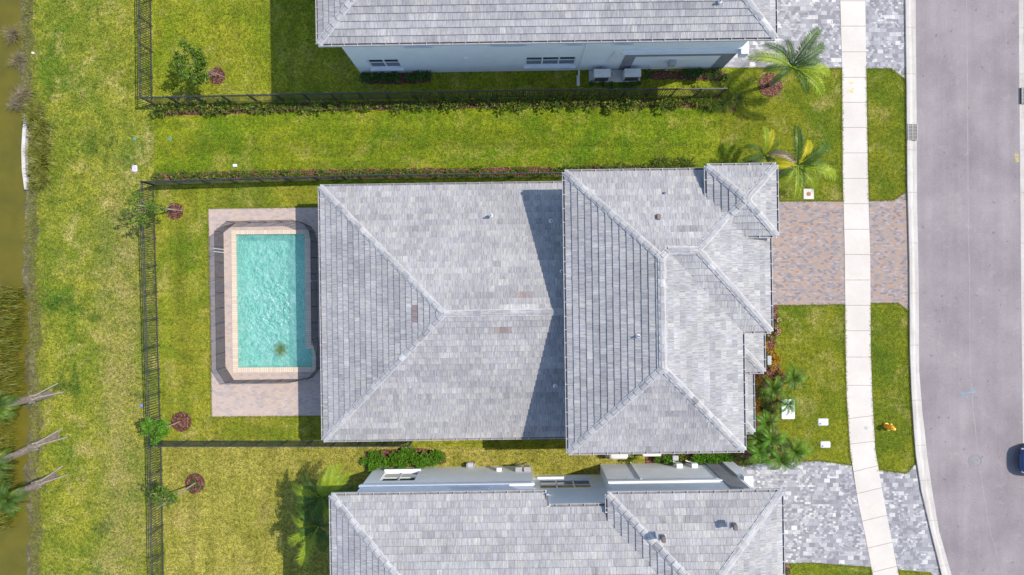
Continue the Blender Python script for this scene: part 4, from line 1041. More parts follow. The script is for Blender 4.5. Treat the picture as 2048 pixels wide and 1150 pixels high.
for x, y, s_ in ((82,222,.9),(74,240,1),(92,255,1.1),(80,270,1),(96,292,.9),(78,300,1.1),(92,325,1.1),(78,345,1.0),(92,362,.9),(70,372,.7),(66,215,.7)):
    plant('clump', x, y, s_*.85, 'arching ornamental grass clump beside the lake headwall', 'ornamental grass', 'grass clumps beside the headwall', name='grass_clump')
for x, y in ((36,195),(44,206),(30,210),(50,188),(28,70),(36,120)):
    plant('twig', x, y, .8, 'grey dry brush at the lake edge above the headwall', 'brush', 'dry brush at the lake edge', name='dry_brush', z=-.2)
for x, y in ((1556,1134),(1570,1142)): plant('dark_bush', x, y, .5, 'small shrub beside the lower right corner of the southern roof', 'shrub', 'shrubs beside the southern driveway')
# reed beds in the lake margin (uncountable)
q = MB()
for i in range(11000):
    z_ = R()
    if z_ < .55: x, y = U(-40, 50), U(575, 790)
    else: x, y = U(-30, 34), U(780, 1060)
    if R() < (x-14)/60: continue
    if noise and math.sin(x*.31+y*.05)+math.sin(y*.13) < -.6: continue
    p = P(x, y); a = U(0,6.28); h = U(.4,1.1); lean = Vector((math.cos(a)*.5-.15, math.sin(a)*.5+.1, 0))*h*.8; w_ = U(.012,.024); sd_ = Vector((math.sin(a),-math.cos(a),0))*w_
    b0 = Vector((p.x,p.y,-.35)); k = len(q.v); m_ = b0 + lean*.4 + Vector((0,0,h*.7)); e = b0 + lean + Vector((0,0,h))
    q.v += [b0-sd_, b0+sd_, m_+sd_*.8, m_-sd_*.8, e]; q.f += [(k,k+1,k+2,k+3),(k+3,k+2,k+4)]
tag(q.build('reed_bed', M['reed']), 'green and straw reeds growing in the lake margin', 'reeds', kind='stuff')
# short tufts scattered on the bank
q = MB()
for i in range(7000):
    y = U(-10, 1160); base = 55
    for a_, b2 in zip(shore, shore[1:]):
        if a_[0] <= y <= b2[0]: base = a_[1] + (b2[1]-a_[1])*(y-a_[0])/(b2[0]-a_[0])
    off = random.gauss(8, 10)
    if 232 < y < 380 and off < 0: continue
    p = P(base+off, y); zb = -.12 if off < 8 else -.02
    if off < -4: zb = -.25
    for j in range(3):
        a = U(0,6.28); d = Vector((math.cos(a),math.sin(a),0)); L = U(.06,.2); s_ = Vector((-d.y,d.x,0))*U(.006,.014); k = len(q.v)
        b0 = Vector((p.x,p.y,zb)); q.v += [b0-s_, b0+s_, b0+d*L+Vector((0,0,L*.6))]; q.f.append((k,k+1,k+2))
tag(q.build('bank_grass', M['reed']), 'sparse dry grass fringing the lake bank', 'grass', kind='stuff')

# trees
def tree(name, px, py, h, crown_c, crown_r, n_leaf, label, mat='leaf', sparse=False, stake=False, lean=(0,0), r0=.035):
    b0 = P(px, py); t = thing(name, b0, label, 'tree', 'young trees in mulch rings')
    topc = Vector((b0.x+lean[0], b0.y+lean[1], h)); q = MB()
    q.tube([b0 - Vector((0,0,.05)), b0 + Vector((lean[0]*.3, lean[1]*.3, h*.35)), b0 + Vector((lean[0]*.65, lean[1]*.65, h*.7)), topc], [r0*1.2, r0, r0*.75, r0*.35], 8)
    cs = []
    for k in range(9 if not sparse else 10):
        z0 = U(.45,.85)*h; a = k*2.4 + U(-.3,.3); rr = crown_r*U(.45,1.0)
        st = b0 + Vector((lean[0]*z0/h, lean[1]*z0/h, z0)); en = Vector((b0.x+crown_c[0], b0.y+crown_c[1], h*U(.7,1.05))) + Vector((math.cos(a)*rr, math.sin(a)*rr, 0))
        q.tube([st, (st+en)/2 + Vector((0,0,.12)), en], [r0*.4, r0*.25, r0*.1], 5); cs += [en, (st+en*2)/3]
    q.build('trunk', M['bark'], t)
    c = MB()
    for i in range(n_leaf):
        ce = random.choice(cs); v = rv()*crown_r*(.25 if not sparse else .2)
        leaf(c, ce + v, rv() + Vector((0,0,-.2)), Vector((U(-.6,.6),U(-.6,.6),1)), U(.13,.24), U(.07,.12))
    c.build('crown', M[mat], t)
    if stake:
        q = MB(); q.tube([b0+Vector((.5,-.05,0)), b0+Vector((.02,.0,1.1))], .018, 5); q.build('stake', M['wood'], t)
        q = MB(); q.tube([b0+Vector((-.05,.35,0)), b0+Vector((.0,.02,1.1))], .018, 5); q.build('stake', M['wood'], t)
    return t
tree('tree', 432, 152, 2.7, (-.45,.0), 1.1, 1300, 'young leafy tree leaning left in the top yard', 'leaf', stake=True, lean=(-.3,-.1), r0=.03)
tree('tree', 348, 420, 3.2, (-.5,-.25), 1.1, 420, 'thin sparse tree overhanging the fence beside the pool yard', 'leaf', sparse=True, stake=True, lean=(-.55,-.05))
tree('tree', 360, 843, 2.4, (-.45,-.15), .72, 1000, 'dense bright young tree over the fence corner below the pool', 'leaf_bright', lean=(-.3,-.1), r0=.03)
tree('tree', 390, 966, 3.8, (-.15,.2), .75, 420, 'slim tree with a long pale trunk in the bottom yard', 'leaf', sparse=True, lean=(-.35,-.3), r0=.045)
for x, y in ((383,975),(397,972),(388,960)): plant('dark_bush', x, y, .35, 'tiny green sprout in the mulch ring of the slim tree', 'plant', 'sprouts in the mulch ring', name='sprout')

# palms
def frond_mesh(L, rise, droop, nl, ll, w_=.02, curl=0.0, name='frond'):
    q = MB(); pts = []; N = 14
    for i in range(N+1):
        t = i/N; pts.append(Vector((L*(t - .12*t*t*droop), curl*L*t*t, rise*L*math.sin(t*1.7) - droop*L*t*t*.75)))
    q.tube(pts, [.022*(1-.85*i/N) + .004 for i in range(N+1)], 5)
    for i in range(nl):
        t = .12 + .88*(i+.5)/nl; f = t*N; k = min(N-1, int(f)); p = pts[k].lerp(pts[k+1], f-k); tan = (pts[k+1]-pts[k]).normalized()
        side = Vector((0,0,1)).cross(tan).normalized(); up = tan.cross(side)
        l_ = ll * (math.sin(min(1, t*1.25+.12)*math.pi*.55 + .25)) * (1.0 if t < .75 else (1.0-(t-.75)*2.2)) * U(.85,1.12)
        for sg in (-1, 1):
            d = (side*sg*.82 + tan*(.45+.5*t) + up*U(.05,.35)).normalized(); dr = U(.05,.45)
            m1 = p + d*l_*.5; e = p + d*l_ - Vector((0,0,1))*l_*dr
            ws = tan*w_*1.0
            k2 = len(q.v); q.v += [p - ws*.5, p + ws*.5, m1 + ws*.75 + up*.01, m1 - ws*.75 + up*.01, e]; q.f += [(k2,k2+1,k2+2,k2+3),(k2+3,k2+2,k2+4)]
    me = bpy.data.meshes.new(name); me.from_pydata([tuple(v) for v in q.v], [], q.f); return me
def setmat(me, mat):
    m2 = me.copy(); m2.materials.clear(); m2.materials.append(mat); return m2
FB = [frond_mesh(1, .42, .55, 34, .23, .0165, c_) for c_ in (-.10, .06, .14)] + [frond_mesh(1, .30, .75, 34, .22, .0165, c_) for c_ in (-.05, .1)]
FR = {k: [setmat(m_, M[k]) for m_ in FB] for k in ('palm','palm_lime','palm_gold','palm_dead')}
FS = [frond_mesh(1, .5, .85, 36, .24, .014, c_) for c_ in (-.08, .08, 0)]
FSM = {k: [setmat(m_, M[k]) for m_ in FS] for k in ('palm','leaf_bright','leaf')}
def palm(px, py, h, fr_list, label, L=1.9, lean=(0,0), r0=.11, fam=FR, bark='palmbark', group='palms', trunk=True, cat='palm', name='palm_tree'):
    b0 = P(px, py); t = thing(name, b0, label, cat, group); q = MB(); c = b0 + Vector((lean[0], lean[1], h))
    N = 9; q.tube([b0 + Vector((lean[0]*(i/N)**1.4, lean[1]*(i/N)**1.4, -.05 + (h+.05)*i/N)) for i in range(N+1)], [r0*(1.35-.5*i/N)*(1+.06*(i % 2)) for i in range(N+1)], 10)
    q.build('trunk', M[bark], t)
    for az, l_, mk, tilt in fr_list:
        me = random.choice(fam[mk]); o = bpy.data.objects.new('frond', me); COL.objects.link(o); o.parent = t
        o.location = (lean[0], lean[1], h-.03); o.rotation_euler = (U(-.25,.25), tilt, math.radians(az)); o.scale = (L*l_, L*l_*U(.9,1.1), L*l_)
    return t
palm(1541, 170, 3.4, [(40,1.05,'palm',-.15),(62,1.2,'palm',-.25),(100,.75,'palm',-.3),(128,1.0,'palm',-.1),(160,1.25,'palm_lime',0),(182,.8,'palm',.1),(225,.7,'palm',.1),(-12,1.15,'palm_lime',.1),(-32,1.25,'palm_lime',.15),(-60,.9,'palm',.1),(15,.8,'palm',-.2)],
     'feathery palm in a round mulch ring below the northern driveway', L=2.05, lean=(-.1,.05), r0=.09)
palm(1556, 347, 2.9, [(100,1.25,'palm',-.1),(58,.9,'palm_gold',-.2),(30,1.2,'palm',0),(5,.85,'palm',0),(-20,1.35,'palm_lime',.1),(-42,1.1,'palm_lime',.1),(178,.95,'palm_gold',.1),(205,.8,'palm',.1),(140,.95,'palm_dead',.1),(-95,1.1,'palm_lime',.15),(-75,.8,'palm',.2),(238,.8,'palm_lime',.2)],
     'green palm with a brown dead frond above the middle driveway', L=1.85)
palm(1505, 322, 2.0, [(80,.9,'palm_gold',-.4),(104,1.0,'palm_lime',-.3),(150,.8,'palm',0),(190,.8,'palm',.1),(230,.7,'palm',.1),(20,.7,'palm',.1),(-40,.8,'palm',.1),(50,.8,'palm_lime',-.1),(-80,.7,'palm',.1)],
     'small palm with golden upright fronds against the raised roof corner', L=1.7, r0=.07)
palm(674, 962, 3.1, [(80,.95,'palm_lime',-.1),(62,1.0,'palm_lime',-.1),(100,.6,'palm_lime',-.3),(140,.9,'palm',0),(15,1.1,'palm',.05),(35,.95,'palm_lime',0),(-30,.9,'palm',.1),(215,1.0,'palm',.1),(240,1.1,'palm',.1),(180,.8,'palm',0),(-80,1.1,'palm_lime',.1),(-110,.9,'palm',.1),(160,1.0,'palm_lime',0)],
     'feathery palm at the rear corner of the southern house, upper of the pair', L=2.15)
palm(668, 1014, 3.2, [(205,1.0,'palm_lime',.1),(165,.9,'palm_lime',0),(240,1.25,'palm_lime',.1),(-60,.9,'palm',.1),(130,.8,'palm',0),(90,.8,'palm',-.1),(-90,.9,'palm',.1),(20,.7,'palm',.1),(190,.7,'palm',-.1),(222,.7,'palm',0)],
     'feathery palm at the rear corner of the southern house, lower of the pair', L=2.15)
def pyg(px, py, h, L, label, mk='palm'):
    fl = [(k*360/15+U(-9,9), U(.7,1.15), random.choice([mk, 'leaf_bright', 'leaf']), U(-.5,.25)) for k in range(15)]
    palm(px, py, h, fl, label, L=L, r0=.06, fam=FSM, group='bushy palms in the front bed of the middle house')
pyg(1513, 836, 1.5, 1.05, 'bushy palm left of the white pad, with bright green centre', 'leaf_bright')
pyg(1502, 868, 1.4, .95, 'bushy palm between the roof corner and the mulch pile')
pyg(1500, 893, 1.5, 1.1, 'bushy palm just below the front roof corner', 'leaf_bright')
pyg(1540, 905, 1.6, 1.15, 'bushy palm overhanging the southern driveway edge')
pyg(1566, 889, 1.6, 1.1, 'bushy palm nearest the meter boxes')
pyg(1520, 865, 1.8, 1.0, 'bushy palm in the middle of the cluster beside the pad')
pyg(1560, 748, 1.9, .95, 'dark bushy palm on the lawn edge above the white pad')
pyg(1525, 770, 1.6, .95, 'bushy palm beside the narrow entry roof')
pyg(1555, 800, 1.5, .8, 'bushy palm whose fronds cross the white pad')

# leaning sabal palms with timber braces on the bank
def sabal(bx, by, tx, ty, h, label):
    b0 = P(bx, by); tp = P(tx, ty, h); lean = tp - b0; t = thing('palm_tree', b0, label, 'palm', 'leaning palms on the lake bank')
    q = MB(); N = 12
    q.tube([b0 + Vector((lean.x*i/N + U(-.02,.02), lean.y*i/N + U(-.02,.02), -.1+(h+.1)*i/N)) for i in range(N+1)], [(.22-.05*i/N)*(1+.10*(i % 2)) for i in range(N+1)], 12); q.build('trunk', M['palmbark'], t)
    j = b0 + Vector((lean.x*.38, lean.y*.38, h*.38))
    for dx, dy in ((.75,.12),(.45,.6),(-.6,-.6)):
        q = MB(); q.tube([Vector((j.x+dx*1.1, j.y+dy*1.1, 0.0)), j + Vector((dx*.2,dy*.2,0))], .04, 4); q.build('brace', M['wood'], t)
    q = MB()
    for k in range(5):
        a = k*1.257; q.box((j.x+.21*math.cos(a)-.04, j.y+.21*math.sin(a)-.04, j.z-.2),(j.x+.21*math.cos(a)+.04, j.y+.21*math.sin(a)+.04, j.z+.2))
    q.build('brace_collar', M['wood'], t)
    for k in range(16):
        az = k*360/16 + U(-8,8); mk = random.choice(['palm','leaf','palm'])
        me = random.choice(FSM[mk]); o = bpy.data.objects.new('frond', me); COL.objects.link(o); o.parent = t
        o.location = (lean.x, lean.y, h-.05); o.rotation_euler = (U(-.2,.2), U(-.6,.4), math.radians(az)); o.scale = (1.15, 1.15, 1.15)
sabal(100, 789, -8, 814, 4.2, 'leaning braced palm on the lake bank, top of three')
sabal(112, 872, -14, 930, 4.6, 'leaning braced palm on the lake bank, middle of three')
sabal(108, 951, 14, 1000, 3.9, 'leaning braced palm on the lake bank, lowest of three')

# ------------------------------------------------------------------ air conditioners
def ac(u0, v0, u1, v1, h, label, octo=False):
    t = thing('air_conditioner', H((u0+u1)/2,(v0+v1)/2), label, 'air conditioner', 'outdoor air conditioning units', ROT)
    r = .12 if octo else .05
    q = MB(); q.bev((u0,v0,.08),(u1,v1,h),r,H); q.build('casing', M['ac'], t)
    for ya, yb in ((v0-.012, v0-.002), (v1+.002, v1+.012)):
        q = MB()
        for k in range(9):
            z = .18 + (h-.35)*k/8; q.box((u0+.1,ya,z),(u1-.1,yb,z+.035),H)
        q.box((u0+.12,ya+.003,.17),(u0+.14,yb-.003,h-.14),H)
        q.build('grille', M['ac_dark'], t)
    return t
def pad(u0, v0, u1, v1, label):
    q = MB(); q.box((u0,v0,-.03),(u1,v1,.08),H); tag(q.build('equipment_pad', M['concrete']), label, 'concrete pad')
pad(4.65, 11.95, 7.75, 12.68, 'concrete pad carrying the two northern air conditioners')
ac(4.85, 12.0, 5.85, 12.5, .95, 'shaded air conditioner by the northern wall, left of the two')
ac(6.65, 12.0, 7.65, 12.5, .95, 'shaded air conditioner by the northern wall, right of the two')
pad(5.3, -10.75, 6.95, -9.2, 'concrete pad under the octagonal air conditioner')
pad(7.25, -10.6, 8.85, -9.2, 'concrete pad under the rectangular air conditioner')
ac(5.45, -10.65, 6.55, -9.5, 1.0, 'sunlit octagonal beige air conditioner below the front roof', True)
ac(7.4, -10.5, 8.5, -9.5, 1.0, 'sunlit rectangular beige air conditioner below the front roof')
q = MB(); p = P(1347, 912); q.bev((p.x-.18,p.y-.15,0),(p.x+.18,p.y+.15,.55),.04); tag(q.build('utility_box', M['lead']), 'small pale blue utility box between bushes below the front roof', 'utility box')

# hose reel by the southern wall
p = P(942, 927); t = thing('hose_reel', p, 'small grey hose reel standing against the southern house wall', 'hose reel')
q = MB(); q.box((p.x-.25,p.y-.12,0),(p.x-.21,p.y+.12,.5)); q.box((p.x+.21,p.y-.12,0),(p.x+.25,p.y+.12,.5)); q.build('stand', M['grey_metal'], t)
q = MB(); q.tube([p+Vector((-.18,0,.35)), p+Vector((.18,0,.35))], .17, 14); q.build('drum', M['lead'], t)

# ------------------------------------------------------------------ street things
hp = P(1772, 851); t = thing('fire_hydrant', hp, 'orange and yellow fire hydrant in the grass verge by the kerb', 'fire hydrant')
M['hyd'] = pm('hydrant_orange', (.75,.27,.01), (.85,.38,.02), 6, .4, .1); M['hyd_y'] = pm('hydrant_yellow', (.85,.55,.03), (.9,.65,.06), 6, .4, .1)
q = MB(); q.lathe([(.17,0),(.17,.05),(.12,.06),(.115,.5),(.15,.52),(.15,.56),(.13,.57)], hp, 20); q.build('barrel', M['hyd'], t, smooth=False)
q = MB(); q.lathe([(.15,.57),(.155,.60),(.14,.68),(.10,.75),(.05,.78),(.03,.79),(.03,.84)], hp, 20); q.build('bonnet', M['hyd'], t)
q = MB(); c = hp + Vector((0,0,.42)); q.tube([c, c+Vector((.24,-.12,0))], .085, 12); q.tube([c+Vector((.24,-.12,0)), c+Vector((.30,-.15,0))], .10, 12); q.build('pumper_nozzle', M['hyd_y'], t)
for sg in (1,-1):
    q = MB(); d = Vector((.12,.24,0)).normalized()*sg; q.tube([c, c+d*.19], .055, 10); q.tube([c+d*.19, c+d*.23], .068, 10); q.build('hose_nozzle', M['hyd_y'], t)
q = MB(); q.lathe([(.035,.0),(.035,.05),(.02,.06)], c + Vector((.31,-.155,-.02)), 6); q.build('nozzle_cap', M['pipe'], t)

def lid(px, py, w_, h_, label, hole=True):
    p = P(px, py); t = thing('meter_box_lid', p, label, 'meter box', 'meter boxes in the front lawn')
    q = MB(); q.bev((p.x-w_/2,p.y-h_/2,-.02),(p.x+w_/2,p.y+h_/2,.045),.05); q.build('lid', M['water_meter'], t)
    q = MB(); q.lathe([(.045,.045),(.045,.05)], (p.x-w_*.3,p.y-h_*.22,0), 12); q.build('reader_hole', M['ac_dark'], t)
lid(1646, 844, .64, .44, 'pale rectangular meter box lid in the front lawn, upper of two')
lid(1650.5, 889, .62, .40, 'pale rectangular meter box lid in the front lawn, lower of two')
p = P(1617, 388); t = thing('cleanout_cover', p, 'square white concrete slab with a rusty round cap above the driveway', 'cleanout')
q = MB(); q.box((p.x-.31,p.y-.31,-.03),(p.x+.31,p.y+.31,.04)); q.build('slab', M['concrete'], t)
M['rust'] = pm('rust_cap', (.28,.11,.05), (.42,.2,.1), 8, .8); q = MB(); q.lathe([(.13,.04),(.13,.055),(.1,.06)], p, 18); q.build('cap', M['rust'], t)
p = P(1575, 818); q = MB(); q.bev((p.x-.41,p.y-.60,-.03),(p.x+.41,p.y+.60,.12),.06); tag(q.build('transformer_pad', M['trim']), 'white rounded concrete pad half hidden by palm fronds', 'concrete pad')
p = P(1533, 719); t = thing('path_light', p, 'grey box shaped garden lamp in the front bed beside the crotons', 'garden light')
q = MB(); q.bev((p.x-.12,p.y-.28,0),(p.x+.12,p.y+.28,.5),.03); q.build('housing', M['grey_metal'], t)
q = MB(); q.box((p.x-.08,p.y+.285,.1),(p.x+.08,p.y+.30,.42)); q.build('lens', M['black_metal'], t)
p = P(1732, 855.5); q = MB(); q.lathe([(.10,.02),(.10,.042),(.08,.045)], p, 16); tag(q.build('valve_cover', M['grey_metal']), 'small round grey valve cover in the sidewalk', 'valve cover')
p = P(1950, 921); t = thing('manhole_cover', p, 'round cast iron manhole cover in the road', 'manhole')
M['iron'] = pm('worn_iron', (.20,.185,.19), (.27,.25,.26), 6, .7, .6, .01)
q = MB(); z0 = .0
for k in range(32):
    a, b_ = 2*math.pi*k/32, 2*math.pi*(k+1)/32
    q.prism([(p.x+.36*math.cos(a),p.y+.36*math.sin(a)),(p.x+.41*math.cos(a),p.y+.41*math.sin(a)),(p.x+.41*math.cos(b_),p.y+.41*math.sin(b_)),(p.x+.36*math.cos(b_),p.y+.36*math.sin(b_))], z0, .032)
q.build('frame', M['iron'], t)
q = MB(); q.lathe([(.33,-.04),(.33,.012),(.30,.012),(.29,.006),(.20,.006),(.19,.014),(.16,.014),(.15,.006)], (p.x,p.y,.022), 32); q.build('cover', M['iron'], t)
def grate(x0, y0, x1, y1, label):
    a, b_ = P(x0, y1), P(x1, y0); t = thing('storm_drain', a, label, 'storm drain', 'storm drain grates in the kerbs')
    q = MB(); q.box((a.x,a.y,-.1),(b_.x,b_.y,.122)); q.build('dark_infill', M['ac_dark'], t)  # solid block; its dark colour stands in for the shade between the bars
    q = MB(); W, H_ = b_.x-a.x, b_.y-a.y
    for k in range(12):
        y = a.y + H_*(k/11) - .02*(k/11); q.box((a.x+.031,y,.1225),(b_.x-.031,y+.024,.15))
    for x in (a.x, a.x+W/2-.015, b_.x-.03): q.box((x,a.y-.01,.1235),(x+.03,b_.y+.03,.153))
    q.build('bars', M['kerb'], t)
grate(1813, 249, 1832, 281, 'slotted storm drain grate in the kerb above the driveway')
grate(2040, 176, 2062, 208, 'slotted storm drain grate at the right photo edge')
# paint marks sprayed on road and walk
def stroke(pts, w_, z, mat, name, label):
    q = MB(); 
    for (a, b_) in zip(pts, pts[1:]):
        A_, B2 = P(*a), P(*b_); d = (B2-A_).normalized(); s_ = Vector((-d.y,d.x,0))*w_
        q.face([Vector((*(A_-s_)[:2],z)), Vector((*(B2-s_)[:2],z)), Vector((*(B2+s_)[:2],z)), Vector((*(A_+s_)[:2],z))][::1])
    return tag(q.build(name, mat), label, 'paint mark')
def paintmat(name, c):
    m, n, b = newmat(name); out = [x for x in n.nodes if x.type == 'OUTPUT_MATERIAL'][0]; setc(n, b, c, .8)
    tr = n.nodes.new('ShaderNodeBsdfTransparent'); ms = n.nodes.new('ShaderNodeMixShader')
    n.links.new(ramp(n, noise(n, coords(n), 14, 4, .8), [(.42, g3(.1)), (.62, g3(.75))]), ms.inputs[0]); n.links.new(tr.outputs[0], ms.inputs[1]); n.links.new(b.outputs[0], ms.inputs[2]); n.links.new(ms.outputs[0], out.inputs[0]); return m
M['paint_b'] = paintmat('blue_spray', (.25,.50,.66)); M['paint_y'] = paintmat('yellow_spray', (.85,.66,.12))
stroke([(1938,797),(1919,787),(1953,783)], .035, .0285, M['paint_b'], 'spray_mark', 'faint blue arrow sprayed on the road')
stroke([(1953,783),(1944,779)], .03, .030, M['paint_b'], 'spray_mark', 'short blue tick at the tip of the sprayed road arrow')
stroke([(2035,780),(2044,780)], .03, .0165, M['paint_b'], 'spray_mark', 'short blue dash sprayed at the right road edge')
stroke([(1698,166),(1706,166)], .07, .037, M['paint_y'], 'spray_mark', 'upper yellow dash sprayed on the sidewalk')
stroke([(1694,185),(1700,181),(1704,186),(1706,176)], .045, .037, M['paint_y'], 'spray_mark', 'yellow scribble sprayed on the sidewalk')
stroke([(2033,307),(2034,324)], .10, .0165, M['paint_y'], 'spray_mark', 'yellow mark sprayed at the right road edge')
# litter and small lids
def small(px, py, w_, h_, mat, name, label, cat, r=None):
    p = P(px, py); q = MB()
    if r: q.lathe([(r,-.02),(r,.03),(r*.8,.04)], p, 14)
    else: q.bev((p.x-w_/2,p.y-h_/2,-.02),(p.x+w_/2,p.y+h_/2,.05),min(w_,h_)*.2)
    tag(q.build(name, mat), label, cat)
M['lilac'] = pm('lilac_plastic', (.55,.42,.62), (.72,.62,.78), 6, .5); M['valve_g'] = pm('green_plastic', (.08,.22,.15), (.13,.30,.2), 8, .5); M['valve_b'] = pm('blue_plastic', (.1,.15,.5), (.2,.25,.6), 8, .5)
small(269, 337, .34, .42, M['lilac'], 'valve_box', 'lilac plastic valve box in the common grass', 'valve box')
small(470, 331, .26, .17, M['trim'], 'stone', 'small white stone in the grass above the mulch strip', 'stone')
small(66, 106, .14, .12, M['trim'], 'stone', 'small white stone near the lake at the top', 'stone')
small(283, 811, .16, .2, M['valve_b'], 'valve_box', 'small blue valve box beside the back fence', 'valve box')
small(269, 278, 0, 0, M['valve_g'], 'valve_cover', 'round green valve cover in the dry grass, left of two', 'valve cover', .11)
small(340, 278, 0, 0, M['valve_g'], 'valve_cover', 'round green valve cover in the side lawn, right of two', 'valve cover', .12)

# ------------------------------------------------------------------ car entering from the right edge
M['car'] = pm('blue_car_paint', (.02,.045,.13), (.03,.06,.16), 3, .25, .02, .001, metal=.3, spec=.6)
M['tyre'] = pm('tyre_rubber', (.02,.02,.02), (.035,.035,.035), 8, .9)
c0 = P(2043, 922, .7); c0.z = .02
car = thing('parked_car', (c0.x+2.2, c0.y, .02), 'dark blue car reaching in at the right photo edge', 'car')
q = MB(); secs = [(0,.36,.42,.58),(.05,.52,.34,.64),(.15,.68,.27,.69),(.3,.80,.22,.74),(.55,.90,.20,.80),(1.0,.93,.20,.92),(1.5,.94,.20,.98),(3.2,.94,.20,1.0),(4.0,.92,.22,.98),(4.35,.84,.28,.9),(4.45,.7,.4,.75)]
rings = []
for x, hw_, zb, zt_ in secs:
    r = []
    for (fy, fz) in ((-.85,0),(-1,.25),(-1,.75),(-.88,.93),(-.5,1),(0,1.02),(.5,1),(.88,.93),(1,.75),(1,.25),(.85,0)):
        r.append(len(q.v)); q.v.append(Vector((c0.x+x, c0.y+hw_*fy, c0.z+zb+(zt_-zb)*fz)))
    rings.append(r)
for a, b_ in zip(rings, rings[1:]):
    for k in range(11): q.f.append((a[k], a[(k+1)%11], b_[(k+1)%11], b_[k]))
q.f.append(tuple(rings[0][::-1])); q.f.append(tuple(rings[-1])); q.build('body', M['car'], car, smooth=True)
q = MB(); rr = []
for x, hw_, z in ((1.05,.80,.93),(1.75,.62,1.42),(2.9,.62,1.45),(3.9,.78,.97)):
    r = []
    for fy in (-1,-.5,0,.5,1): r.append(len(q.v)); q.v.append(Vector((c0.x+x, c0.y+hw_*fy, c0.z+z+.03*(1-abs(fy)))))
    rr.append(r)
lowr = [];
for i, (x, hw_) in enumerate(((1.05,.80),(1.75,.84),(2.9,.84),(3.9,.78))):
    lowr.append((len(q.v), len(q.v)+1)); q.v += [Vector((c0.x+x, c0.y-hw_, c0.z+.9)), Vector((c0.x+x, c0.y+hw_, c0.z+.9))]
for i in range(3):
    for k in range(4): q.f.append((rr[i][k], rr[i+1][k], rr[i+1][k+1], rr[i][k+1])); 
    q.f.append((lowr[i][0], lowr[i+1][0], rr[i+1][0], rr[i][0])); q.f.append((lowr[i][1], rr[i][4], rr[i+1][4], lowr[i+1][1]))
q.build('windows', M['glass'], car)
q = MB(); q.bev((c0.x+1.8,c0.y-.6,c0.z+1.40),(c0.x+2.85,c0.y+.6,c0.z+1.50),.04); q.build('roof', M['car'], car)
for x in (.85, 3.6):
    for sg in (-1, 1):
        q = MB(); cc = Vector((c0.x+x, c0.y+sg*.80, c0.z+.32)); q.tube([cc-Vector((0,.11,0)), cc+Vector((0,.11,0))], .32, 20); wh = q.build('wheel', M['tyre'], car)
        q = MB(); q.tube([cc+Vector((0,sg*.10,0)), cc+Vector((0,sg*.12,0))], .2, 16); q.build('rim', M['grey_metal'], wh)
for sg in (-1,1):
    q = MB(); q.bev((c0.x+.13,c0.y+sg*.60-.13,c0.z+.48),(c0.x+.3,c0.y+sg*.60+.13,c0.z+.60),.03); q.build('headlight', M['pipe'], car)

# short turf tufts over the lawns (uncountable) and along paved edges
M['turf'] = leafmat('turf_blade', (.11,.18,.007), (.26,.27,.02), (.40,.34,.09), trans=.2, rough=.8)
def tuft(q, x, y, L, n_=3):
    for j in range(n_):
        a = U(0,6.28); dx, dy = math.cos(a), math.sin(a); l_ = L*U(.6,1.2); w_ = U(.008,.016); k = len(q.v)
        q.v += [Vector((x-dy*w_, y+dx*w_, -.01)), Vector((x+dy*w_, y-dx*w_, -.01)), Vector((x+dx*l_, y+dy*l_, l_*.75))]; q.f.append((k,k+1,k+2))
def onhard(x, y):
    if 414 < x < 700 and 412 < y < 836: return True
    if 720 < x < 1435 and (y < 146): return True
    if 650 < x < 1490 and 372 < y < 872: return True
    if y > 932 and 745 < x < 1490: return True
    if x > 1400 and 400 < y < 612: return True
    if x > 1440 and (y < 138 or 920 < y < 1136): return True
    if 300 < x < 1470 and (198 < y < 230 or 335 < y < 362): return True
    return False
q = MB(); c_ = 0
while c_ < 52000:
    x, y = U(62, 1690), U(-20, 1170)
    if onhard(x, y) or x > xat(wl, y) - 1: continue
    p = P(x, y); tuft(q, p.x, p.y, U(.04,.10), 2); c_ += 1
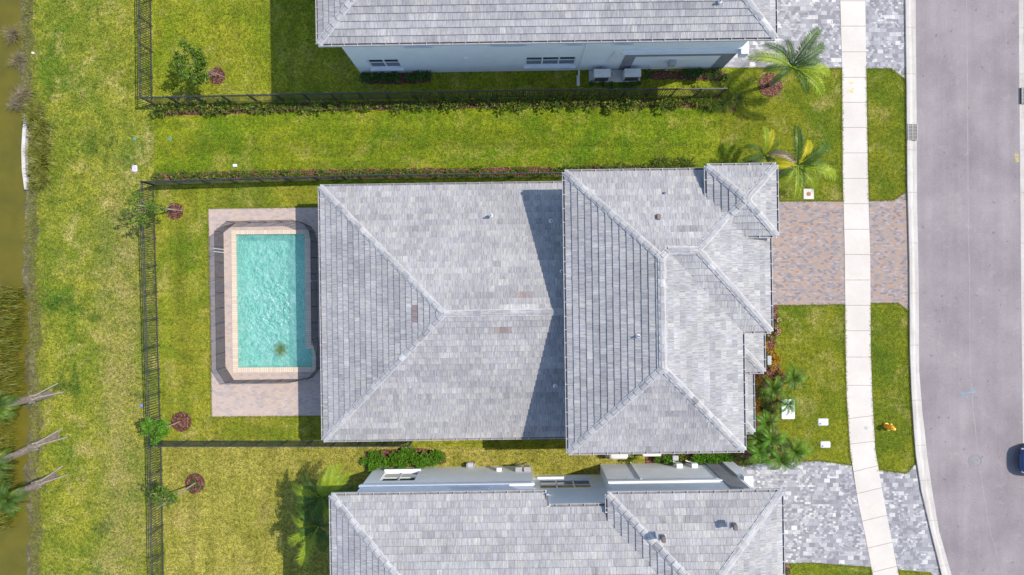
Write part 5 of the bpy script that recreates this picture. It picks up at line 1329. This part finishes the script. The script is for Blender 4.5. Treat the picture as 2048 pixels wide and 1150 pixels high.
for i in range(7000):
    y = U(135, 1150); x = U(xat(wr, y)+1, xat(kl, y)-1)
    if onhard(x, y): continue
    p = P(x, y); tuft(q, p.x, p.y, U(.04,.09), 2)
for i in range(4500):
    y = U(135, 1150); l_ = random.choice((0, 1, 2)); x = (xat(wl, y)-.6, xat(wr, y)+.6, xat(kl, y)-1)[l_] + U(-.6,.6)
    if 400 < y < 612 or 925 < y < 1136: continue
    p = P(x, y); tuft(q, p.x, p.y, U(.07,.13), 3)
for a_, b2 in (((1490,136),(1684,137)),((1733,138),(1783,138)),((1783,138),(1811,161)),((1550,402),(1688,401.5)),((1740,401),(1786,400)),((1786,400),(1812,384)),((1550,611.5),(1690,610)),((1741,607),(1796,607)),((1796,607),(1817,623)),((417,417),(640,413.5)),((416.5,418),(423.5,833)),((424,834),(640,832)),((1560,924),(1640,921)),((1640,921),(1702,930)),((1755,940),(1813,946)),((1813,946),(1829,928)),((1560,1128),(1620,1126)),((1620,1126),(1742,1135))):
    for k in range(int(math.hypot(b2[0]-a_[0], b2[1]-a_[1])*1.6)):
        t = R(); p = P(a_[0]+(b2[0]-a_[0])*t + U(-.5,.5), a_[1]+(b2[1]-a_[1])*t + U(-.5,.5)); tuft(q, p.x, p.y, U(.06,.12), 3)
tag(q.build('turf', M['turf']), 'short yellow green turf covering the yards and verges', 'grass', kind='stuff')

# ------------------------------------------------------------------ labels of look-alikes: say which one of its row
def nth(k): return '%d%s' % (k, 'th' if 10 <= k % 100 <= 20 else {1:'st',2:'nd',3:'rd'}.get(k % 10, 'th'))
byl = {}
for o in bpy.data.objects:
    if o.parent is None and o.get('label') and o.get('group'): byl.setdefault(o['label'], []).append(o)
for lb, L in byl.items():
    if len(L) < 2: continue
    xs = [o.location.x for o in L]; ys = [o.location.y for o in L]
    vert = max(ys)-min(ys) > max(xs)-min(xs)
    L.sort(key=(lambda o: -o.location.y) if vert else (lambda o: o.location.x))
    for k, o in enumerate(L): o['label'] = lb + ', %s from the %s' % (nth(k+1), 'top' if vert else 'left')
    for o in L:
        if len(o['label'].split()) > 16: print('LONG', o['label'])
